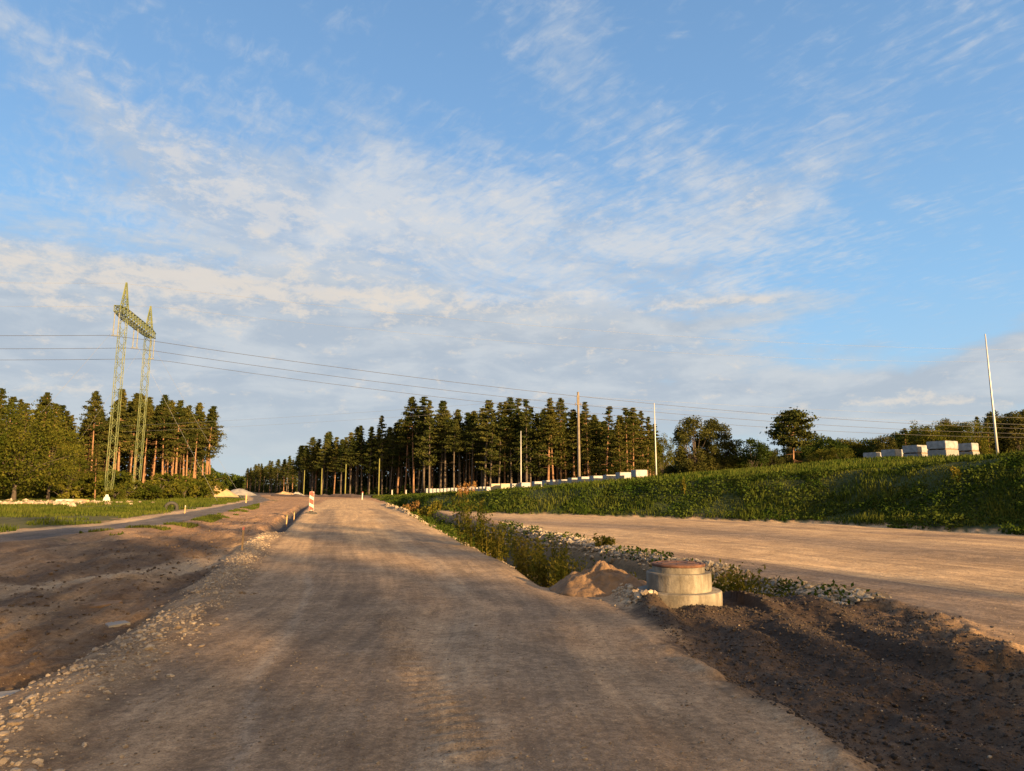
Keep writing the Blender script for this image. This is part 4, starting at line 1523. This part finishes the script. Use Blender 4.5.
def beacon(px, py, label, group=None, h=1.0):
    x, y = G(px, py)
    e = empty('traffic_beacon', (x, y, ztop(x, y)), math.atan2(-x, y) , label, 'traffic beacon', group)
    mb = MB()
    mb.box((0, 0, .06), (.80, .40, .12), taper=.86, bevel=.02)
    mb.box((0, 0, .16), (.30, .22, .10), taper=.8, bevel=.015)
    mb.build('foot', M['rubber'], e)
    w_, z0, z1 = .26, .24, .24 + 1.20 * h
    mb = MB()
    mb.box((0, .012, (z0 + z1) / 2), (w_ + .03, .024, z1 - z0 + .03), bevel=.008)
    mb.box((0, .012, .20), (.06, .05, .14))
    mb.build('panel', M['white'], e)
    mb = MB()
    stripe, sl = .30, .15     # diagonal red stripes clipped to the board
    z = z0 - sl
    k_ = 0
    while z < z1:
        if k_ % 2 == 0:
            pts = [(-w_ / 2, z + sl), (w_ / 2, z), (w_ / 2, z + stripe), (-w_ / 2, z + stripe + sl)]
            poly = []
            for i in range(4):      # clip to z0..z1
                a, b_ = pts[i], pts[(i + 1) % 4]
                poly.append(a)
            cl = []
            for lim, sgn in ((z0, 1), (z1, -1)):
                src = poly if not cl else cl
                out = []
                for i in range(len(src)):
                    a, b_ = src[i], src[(i + 1) % len(src)]
                    ia, ib = sgn * (a[1] - lim) >= 0, sgn * (b_[1] - lim) >= 0
                    if ia:
                        out.append(a)
                    if ia != ib:
                        t = (lim - a[1]) / (b_[1] - a[1])
                        out.append((a[0] + (b_[0] - a[0]) * t, lim))
                cl = out
                if not cl:
                    break
            if len(cl) > 2:
                n = len(cl)
                mb.add([(p[0], -.006, p[1]) for p in cl] + [(p[0], -.001, p[1]) for p in cl],
                       [tuple(range(n)), tuple(range(2 * n - 1, n - 1, -1))] + [(i, (i + 1) % n, (i + 1) % n + n, i + n) for i in range(n)])
        z += stripe if k_ % 2 == 0 else .20
        k_ += 1
    mb.build('stripes', M['red'], e)
    return e


beacon(311, 514.5, 'red and white striped traffic beacon on a black foot at the left road edge')


def stake(px, py, h, label, mat='wood', top='pinkpaint', w=.035, name='wooden_stake', cat='stake', tilt=0.05):
    x, y = G(px, py)
    e = empty(name, (x, y, ztop(x, y)), random.random(), label, cat)
    e.rotation_euler = (tilt, tilt * .5, random.random())
    mb = MB()
    mb.box((0, 0, h * .42), (w, w, h * .86))
    mb.build('shaft', M[mat], e)
    mb = MB()
    mb.box((0, 0, h * .925), (w + .006, w + .006, h * .13), taper=.8)
    mb.build('painted_top', M[top], e)
    return e


stake(242, 552, .62, 'wooden survey stake with pink top among the stones left of the road', w=.045)
stake(286.5, 520, .62, 'yellowish stake at the near end of the dark trench', top='yellowwood', mat='wood', w=.05)
stake(294, 517, .60, 'yellowish stake halfway along the dark trench', top='yellowwood', mat='wood', w=.05)
stake(184.5, 513, .55, 'short pale stake in the grass beside the asphalt path', top='white', w=.06)
stake(246, 503.0, 1.1, 'red-topped post where the asphalt path fades out', w=.16, name='marker_post', cat='post')
stake(362, 500.0, 1.25, 'white marker post with a red top at the right edge of the far road', mat='white', top='red', w=.14, name='marker_post', cat='post')
x_, y_ = at(392, 135), 135
for (px, Y, lab) in ((392, 135, 'left one of two squat white posts on the low grassy end of the bank'), (406, 138, 'right one of two squat white posts, next to the pallet row')):
    x_ = at(px, Y)
    e = empty('white_post', (x_, Y, ztop(x_, Y)), 0, lab, 'post')
    mb = MB()
    mb.box((0, 0, .5), (.24, .16, 1.2), taper=.92, bevel=.03)
    mb.build('shaft', M['white'], e)
    mb = MB()
    mb.box((0, 0, 1.13), (.26, .18, .08), bevel=.01)
    mb.build('cap', M['polecon'], e)

# tyre half sunk in the verge
x_, y_ = G(171, 510)
mb = MB()
n_ = 28
for k_ in range(n_):
    for q_ in range(8):
        a_ = 2 * math.pi * k_ / n_
        b_ = 2 * math.pi * q_ / 8
        rr_ = .42 + .13 * math.cos(b_)
        mb.v.append((rr_ * math.cos(a_), .13 * math.sin(b_), rr_ * math.sin(a_)))
for k_ in range(n_):
    for q_ in range(8):
        mb.f.append((k_ * 8 + q_, k_ * 8 + (q_ + 1) % 8, ((k_ + 1) % n_) * 8 + (q_ + 1) % 8, ((k_ + 1) % n_) * 8 + q_))
o = mb.build('old_tyre', M['rubber'], None, True)
o.location = (x_, y_, ztop(x_, y_) + .12)
o.rotation_euler = (.15, 0, .5)
set_custom(o, 'dark tyre half sunk in the grass between the path and the shrubs', 'tyre')

# puddle-like slab scraps on the left dirt


def slab(px, py, w, d, label, mat='grav', seed=1):
    x, y = G(px, py)
    rd = random.Random(seed)
    n = 11
    top = []
    for k in range(n):
        a = 2 * math.pi * k / n
        r_ = rd.uniform(.7, 1.1)
        top.append((w * r_ * math.cos(a), d * r_ * math.sin(a)))
    vs = [(p[0], p[1], -.05) for p in top] + [(p[0] * .97, p[1] * .97, .012 + .008 * rd.random()) for p in top]
    fs = [tuple(range(n, 2 * n))] + [(i, (i + 1) % n, (i + 1) % n + n, i + n) for i in range(n)]
    o = mesh_np(label and 'concrete_scrap', np.array(vs), np.array([[0, 1, 2]]), [])
    bpy.data.objects.remove(o)
    mb = MB()
    mb.add(vs, fs)
    o = mb.build('concrete_scrap', M[mat])
    o.location = (x, y, ztop(x, y) + .01)
    o.rotation_euler = (.04, -.05, rd.random())
    return set_custom(o, label, 'concrete scrap')


slab(8, 688, .19, .10, 'flat grey slab scrap in the mud at the left frame edge', seed=2)
slab(117, 611, .17, .14, 'small pale slab scrap lying in the brown strip', seed=3)
slab(100, 595, .34, .18, 'longer brownish slab scrap behind the small pale one', 'sand', seed=5)

# rubble on the verge and tower footings
nr = 420
rx_ = np.concatenate([rng.normal(at(14, 68), 3.6, 240), rng.normal(at(66, 74), 2.8, 100), rng.normal(at(45, 78), 3, 80)])
ry_ = np.concatenate([rng.normal(68, 1.6, 240), rng.normal(76, 1.0, 100), rng.normal(80, .8, 80)])
set_custom(scatter_rocks('verge_rubble', np.column_stack([rx_, ry_]), rng.uniform(.1, .42, nr), M['rock']), 'pale broken rubble strewn along the verge in front of the oak', 'rubble')
x_, y_ = at(107, 84), 84
mb = MB()
mb.box((0, 0, .35), (.95, .95, .75), taper=.6, bevel=.05)
mb.box((0, 0, .8), (.38, .38, .4), taper=.8, bevel=.03)
o = mb.build('concrete_footing', M['white'])
o.location = (x_, y_, ztop(x_, y_) - .1)
o.rotation_euler.z = .5
set_custom(o, 'white concrete footing block on the grass below the pylon', 'footing')
for i_, (px, Y, l_) in enumerate(((70, 78, 2.6), (82, 76, 1.7))):
    mb = MB()
    mb.tube([(-l_ / 2, 0, .2), (0, .05, .22), (l_ / 2, 0, .17)], [.2, .19, .16], 9)
    o = mb.build('felled_log', M['white'] if i_ == 0 else M['wood'])
    x_ = at(px, Y)
    o.location = (x_, Y, ztop(x_, Y))
    o.rotation_euler.z = .3 - i_ * .5
    set_custom(o, ('longer pale log' if i_ == 0 else 'shorter pale log') + ' lying on the verge left of the white footing', 'log')

# ------------------------------------------------------------------ pylon
B1 = Vector((-55.6, 96.5, 0))
B2 = Vector((-58.4, 108.7, 0))
dirc = (B2 - B1).normalized()
perp = Vector((dirc.y, -dirc.x, 0))
B1.z = ztop(B1.x, B1.y)
B2.z = ztop(B2.x, B2.y)
pyl = empty('lattice_pylon', (B1.x, B1.y, 0), 0, 'green-yellow guyed portal pylon of two lattice legs in front of the pines', 'pylon')
O = Vector((B1.x, B1.y, 0))


def bar(mb, a, b_, r_):
    mb.tube([a, b_], r_, 4, True)


def lattice_leg(base, H, w, axis_u, axis_v, name, w0=.35, w1=.35, zt=None, r_=.055, segs=24):
    mb = MB()
    zs = [H * i / segs for i in range(segs + 1)]

    def wid(z):
        t = z / H
        return w * min(1, .35 + t / .10 * .65) if t < .10 else w
    cor = [(-1, -1), (1, -1), (1, 1), (-1, 1)]
    P = [[base + Vector((0, 0, z)) + axis_u * (c_[0] * wid(z) / 2) + axis_v * (c_[1] * wid(z) / 2) for c_ in cor] for z in zs]
    for c_ in range(4):
        mb.tube([P[i][c_] for i in range(segs + 1)], r_ * 1.25, 4)
    for i in range(segs):
        for c_ in range(4):
            d_ = (c_ + 1) % 4
            a, b_ = (P[i][c_], P[i + 1][d_]) if (i + c_) % 2 else (P[i][d_], P[i + 1][c_])
            bar(mb, a, b_, r_ * .8)
            if i % 2 == 0:
                bar(mb, P[i][c_], P[i][d_], r_ * .7)
    return mb.build(name, M['steelgreen'], pyl)


for bb in (B1, B2):
    b0 = Vector((bb.x, bb.y, bb.z)) - O
    lattice_leg(b0, 25.9 - bb.z, .88, dirc, perp, 'leg', r_=.036)
    mb = MB()
    tipz = 31.2 if bb is B1 else 31.0
    b1_ = Vector((b0.x, b0.y, 27.3))
    tip = Vector((b0.x, b0.y, tipz))
    cor = [b1_ + dirc * (sx_ * .44) + perp * (sy_ * .44) for sx_, sy_ in ((-1, -1), (1, -1), (1, 1), (-1, 1))]
    for c_ in cor:
        mb.tube([c_, tip + (c_ - b1_) * .12], .07, 4)
    for k_ in range(5):
        t0, t1 = k_ / 5, (k_ + 1) / 5
        for q_ in range(4):
            a = cor[q_].lerp(tip, t0 * .95)
            b_ = cor[(q_ + 1) % 4].lerp(tip, t1 * .95)
            bar(mb, a, b_, .045)
            bar(mb, cor[q_].lerp(tip, t0 * .95), cor[(q_ + 1) % 4].lerp(tip, t0 * .95), .04)
    mb.build('peak', M['steelgreen'], pyl)
# crossarm
mb = MB()
A0 = Vector((B1.x, B1.y, 0)) - O - dirc * 3.0
Lx = (B2 - B1).length + 5.6
sg_ = 14
rings = []
for i in range(sg_ + 1):
    t = i / sg_
    edge = min(t, 1 - t) * 2
    hh_ = .42 + .20 * min(1, edge * 3)
    ww_ = .40 + .18 * min(1, edge * 3)
    c_ = A0 + dirc * (Lx * t) + Vector((0, 0, 26.6))
    rings.append([c_ + perp * (sx_ * ww_) + Vector((0, 0, sz_ * hh_)) for sx_, sz_ in ((-1, -1), (1, -1), (1, 1), (-1, 1))])
for q_ in range(4):
    mb.tube([r_[q_] for r_ in rings], .065, 4)
for i in range(sg_):
    for q_ in range(4):
        d_ = (q_ + 1) % 4
        bar(mb, rings[i][q_], rings[i + 1][d_], .045)
        bar(mb, rings[i][d_], rings[i + 1][q_], .045)
        bar(mb, rings[i][q_], rings[i][d_], .045)
mb.build('crossarm', M['steelgreen'], pyl)
attach = []
for t_ in (0.01, .5, .99):
    top = A0 + dirc * (Lx * t_) + Vector((0, 0, 26.0))
    mb = MB()
    for s_ in (-.28, .28):
        prof_n = 22
        pts = [top + perp * s_ + Vector((0, 0, -3.1 * k_ / (prof_n * 2))) for k_ in range(prof_n * 2 + 1)]
        mb.tube(pts, [.045 if k_ % 2 else .10 for k_ in range(prof_n * 2 + 1)], 8)
    bot = top + Vector((0, 0, -3.2))
    bar(mb, bot - perp * .5, bot + perp * .5, .07)
    mb.build('insulator', M['insul'], pyl)
    attach.append(bot + O)
for bb, sgn in ((B1, -1), (B2, 1)):
    for s2_ in (-1, 1):
        topz = 25.8
        a = Vector((bb.x, bb.y, topz)) - O
        end = Vector((bb.x, bb.y, 0)) + dirc * (sgn * 5) + perp * (s2_ * 15)
        end.z = ztop(end.x, end.y)
        mb = MB()
        mb.tube([a, (a + end - O) / 2 + Vector((0, 0, -.15)), end - O], .012, 4)
        mb.build('guy_wire', M['gwire'], pyl)


def cable(name, start, fz, s0, s1, r_, mat, label, group=None, dirv=None, n=70):
    d_ = dirv or perp
    pts = [Vector((start.x, start.y, 0)) + d_ * s + Vector((0, 0, fz(s))) for s in np.linspace(s0, s1, n)]
    mb = MB()
    mb.tube(pts, r_, 5)
    o = mb.build(name, M[mat], None, True)
    return set_custom(o, label, 'cable', group)


names_ = ['near conductor cable hanging from the pylon crossarm, topmost of the three dark lines', 'middle conductor cable hanging from the centre of the pylon crossarm',
          'far conductor cable hanging from the right end of the pylon crossarm, lowest dark line']
if perp.x < 0:
    perp = -perp
for i_, a in enumerate(attach):
    cable('power_cable', a, lambda s, z=a.z: z - (.1215 * s if s > 0 else -.06 * s) + .00037 * s * s, -60, 230, .030, 'wire', names_[i_], 'conductor cables of the pylon')
for i_, bb in enumerate((B1, B2)):
    cable('earth_wire', bb, lambda s, z=31.1 - i_ * .1: z - .070 * abs(s) + .00034 * s * s, -60, 230, .014, 'gwire',
          ('thin earth wire strung from the taller left peak of the pylon', 'thin earth wire strung from the right peak of the pylon')[i_], 'earth wires of the pylon')

# ------------------------------------------------------------------ poles and masts


def pole(px, Y, topy, r0, r1, mat, label, name='light_mast', cat='mast', group=None, bracket=False, taper_tip=True):
    x = at(px, Y)
    z0 = ztop(x, Y)
    H = hpx(topy, Y) - z0
    e = empty(name, (x, Y, z0), 0, label, cat, group)
    mb = MB()
    mb.tube([(0, 0, -.3), (0, 0, H * .33), (0, 0, H * .66), (0, 0, H)], [r0, r0 * .67 + r1 * .33, r0 * .33 + r1 * .67, r1], 12)
    mb.build('shaft', M[mat], e, True)
    mb = MB()
    if name == 'light_mast':
        mb.lathe([(r0 * 2.1, 0), (r0 * 2.1, .04), (r0 * 1.2, .05), (r0 * 1.15, .35)], n=14)
        mb.build('base_flange', M['galv'], e)
    elif name == 'utility_pole':
        mb.box((0, 0, H - 1.15), (.36, .36, 1.3), taper=.95)
        for s_ in (-.35, .35):
            mb.tube([(s_ * 1.1, 0, H - 1.9), (s_, 0, H - 1.5)], [.07, .05], 6)
        mb.build('bracket', M['polecon'], e)
    else:
        mb.tube([(0, 0, H), (0, 0, H + .12)], [r1 * 1.15, r1 * .3], 8)
        mb.build('cap', M['yellowwood'], e)
    return e


pole(1002, 57, 334, .105, .045, 'galv', 'tallest slim white light mast on the embankment near the right edge')
pole(657, 97, 403, .11, .06, 'galv', 'slim white light mast between the pallet row and the birches')
pole(521, 132, 431, .12, .07, 'galv', 'slim grey light mast behind the two-tone pallets left of the brown pole')
pole(429, 182, 452, .14, .08, 'galv', 'small distant white light mast behind the far pallet row')
pole(579.5, 95, 392, .21, .15, 'polecon', 'brown utility pole rising above the middle of the pine wood', 'utility_pole', 'utility pole')
for px, Y, ty_, lab in ((378.5, 150, 459, 'yellow timber pole nearest the grassy bank, rightmost of the four'), (345, 165, 464.5, 'yellow timber pole third from left at the far end of the road'),
                        (321, 182, 468.5, 'yellow timber pole second from left at the far end of the road'), (303.5, 200, 470.5, 'leftmost yellow timber pole, behind the rubble mounds')):
    pole(px, Y, ty_, .14, .10, 'yellowwood', lab, 'timber_pole', 'timber pole', 'timber poles at the far end of the road')
xp = at(579.5, 95)
zp = hpx(392, 95)
dl = Vector((-.93, .36, 0)).normalized()
for k_, (dzz, s_) in enumerate(((-.6, 1), (-1.7, 1))):
    cable('service_wire', Vector((xp, 95, 0)), lambda s, z=zp + dzz: z - .030 * abs(s) + .00018 * s * s, 0, 150, .012, 'gwire',
          ('upper' if k_ == 0 else 'lower') + ' thin wire running from the brown utility pole toward the far left', None, dl)
    cable('service_wire', Vector((xp, 95, 0)), lambda s, z=zp + dzz: z - .030 * abs(s) + .00018 * s * s, 0, 150, .012, 'gwire',
          ('upper' if k_ == 0 else 'lower') + ' thin wire running from the brown utility pole toward the right', None, Vector((.97, .22, 0)).normalized())

# ------------------------------------------------------------------ block pallets


def pack(e, name, x0, y0, z0, w, d, h, mat, seed):
    """a film-wrapped pack of paving blocks: slightly bulging sides, block courses showing through"""
    rd = random.Random(seed)
    bm = bmesh.new()
    nx, ny, nz = 7, 5, 5
    bmesh.ops.create_cube(bm, size=1)
    bmesh.ops.subdivide_edges(bm, edges=bm.edges[:], cuts=4, use_grid_fill=True)
    for v in bm.verts:
        c_ = v.co
        bul = .012 * (1 - (2 * c_.z) ** 2)
        f_ = 1 + bul + rd.uniform(-.006, .006)
        course = -.012 if abs((c_.z * 5) % 1 - .5) < .1 else 0
        c_.x *= w * (f_ + course)
        c_.y *= d * (f_ + course)
        c_.z = c_.z * h + (rd.uniform(-.012, .012) if c_.z > .4 else 0)
    bmesh.ops.bevel(bm, geom=[ed for ed in bm.edges if len(ed.link_faces) == 2 and ed.calc_face_angle(0) > 1.0], offset=.03, segments=2, affect='EDGES')
    bm.transform(Matrix.Translation((x0, y0, z0 + h / 2)))
    me = bpy.data.meshes.new(name)
    bm.to_mesh(me)
    bm.free()
    me.materials.append(mat)
    o = bpy.data.objects.new(name, me)
    COL.objects.link(o)
    o.parent = e
    return o


def pallet(e, z0, w, d, nm='pallet'):
    mb = MB()
    for k in range(5):
        mb.box((-w / 2 + w * (k + .5) / 5, 0, z0 + .12), (w / 5 * .78, d, .025))
    for k in (-1, 0, 1):
        mb.box((0, k * d * .44, z0 + .06), (w, .09, .09))
    mb.build(nm, M['timber'], e)


def stack(kind, w, d, hs, mats, label=None, group=None):
    e = empty('block_pallet', (0, 0, 0), 0, label, 'block pallet', group)
    z = 0
    for i, h in enumerate(hs):
        pallet(e, z, w * .98, d * .98)
        sh_ = (0, 0) if i == 0 else (random.uniform(-.05, .05), random.uniform(-.05, .05))
        pack(e, 'block_pack', sh_[0], sh_[1], z + .135, w, d, h, mats[i], i + len(hs))
        z += h + .137
    return e


def put(e, px, Y, rz, dz=0.0):
    x = at(px, Y)
    e.location = (x, Y, ztop(x, Y) + dz)
    e.rotation_euler.z = rz
    return e


# near group of five two-tier stacks on the right
labs = ['leftmost two-tier wrapped block pallet of the right group', 'second two-tier wrapped block pallet from the left in the right group', 'middle two-tier wrapped block pallet of the right group',
        'tallest two-tier block pallet with sunlit right side, fourth in the right group', 'sunlit two-tier block pallet at the right end of the right group, nearest the mast']
for i_, (px, Y, rz, ww) in enumerate(((877, 92, .50, 1.6), (896, 89, .50, 1.8), (919, 86, .50, 2.2), (947, 82, .50, 2.6), (971, 85, .50, 1.5))):
    e = stack('two', ww, 1.9 if i_ < 3 else 2.2, (.95, .9), (M['block'], M['film']), labs[i_])
    x_ = at(px, Y)
    zb = CAMH + el_px([465, 464.5, 463, 461.5, 461][i_]) * Y - .45
    put(e, px, Y, rz)
    e.location.z = max(e.location.z, zb) if False else e.location.z

st0 = None
mids = [(538, 104), (548.5, 101), (556.5, 99), (565, 97), (575, 94.5), (585, 92), (597, 89.5), (610.5, 87), (624, 84.5), (640, 81)]
for i_, (px, Y) in enumerate(mids):
    lab = 'film-wrapped grey block pallet in the receding row below the brown utility pole'
    if i_ == 9:
        lab = 'wrapped block pallet with warm sunlit face at the near right end of the middle row'
    if st0 is None:
        st0 = stack('mid', 1.5, 1.2, (.84, .78), (M['film'], M['film']), lab, 'wrapped pallets in the middle row')
        put(st0, px, Y, .35)
    else:
        c_ = copy_tree(st0, label=lab)
        put(c_, px, Y, .35 + random.uniform(-.06, .06))
for i_, (px, Y) in enumerate(((515.5, 112), (525, 111))):
    c_ = copy_tree(st0, label=('left' if i_ == 0 else 'right, pinker') + ' one of two grey pallets between the cream stacks and the middle row')
    put(c_, px, Y, .3)
for i_, (px, Y) in enumerate(((495.5, 119), (505.5, 117))):
    e = stack('cream', 1.6, 1.2, (.95, .9), (M['filmcream'], M['filmcream']), ('left' if i_ == 0 else 'right') + ' one of two cream-coloured block pallets')
    put(e, px, Y, .15)
sf = None
for i_ in range(22):
    t = i_ / 21
    px = 413.5 + (489 - 413.5) * t
    Y = 1 / ((1 - t) / 205 + t / 124)
    if sf is None:
        sf = stack('far', 1.2, 1.1, (1.45,), (M['film'],), 'small wrapped block pallet in the long distant row left of the cream stacks', 'pallets in the distant row')
        put(sf, px, Y, .3)
    else:
        put(copy_tree(sf), px, Y, .3)

# remove prototypes that were never placed
for pr in PINES + DPINES + LEAFY + BIRCH + [OAK, DARK, SHRUB, UMB]:
    if id(pr) not in used_proto:
        for ch in list(pr.children):
            bpy.data.objects.remove(ch)
        bpy.data.objects.remove(pr)
print('objects', len(bpy.data.objects))
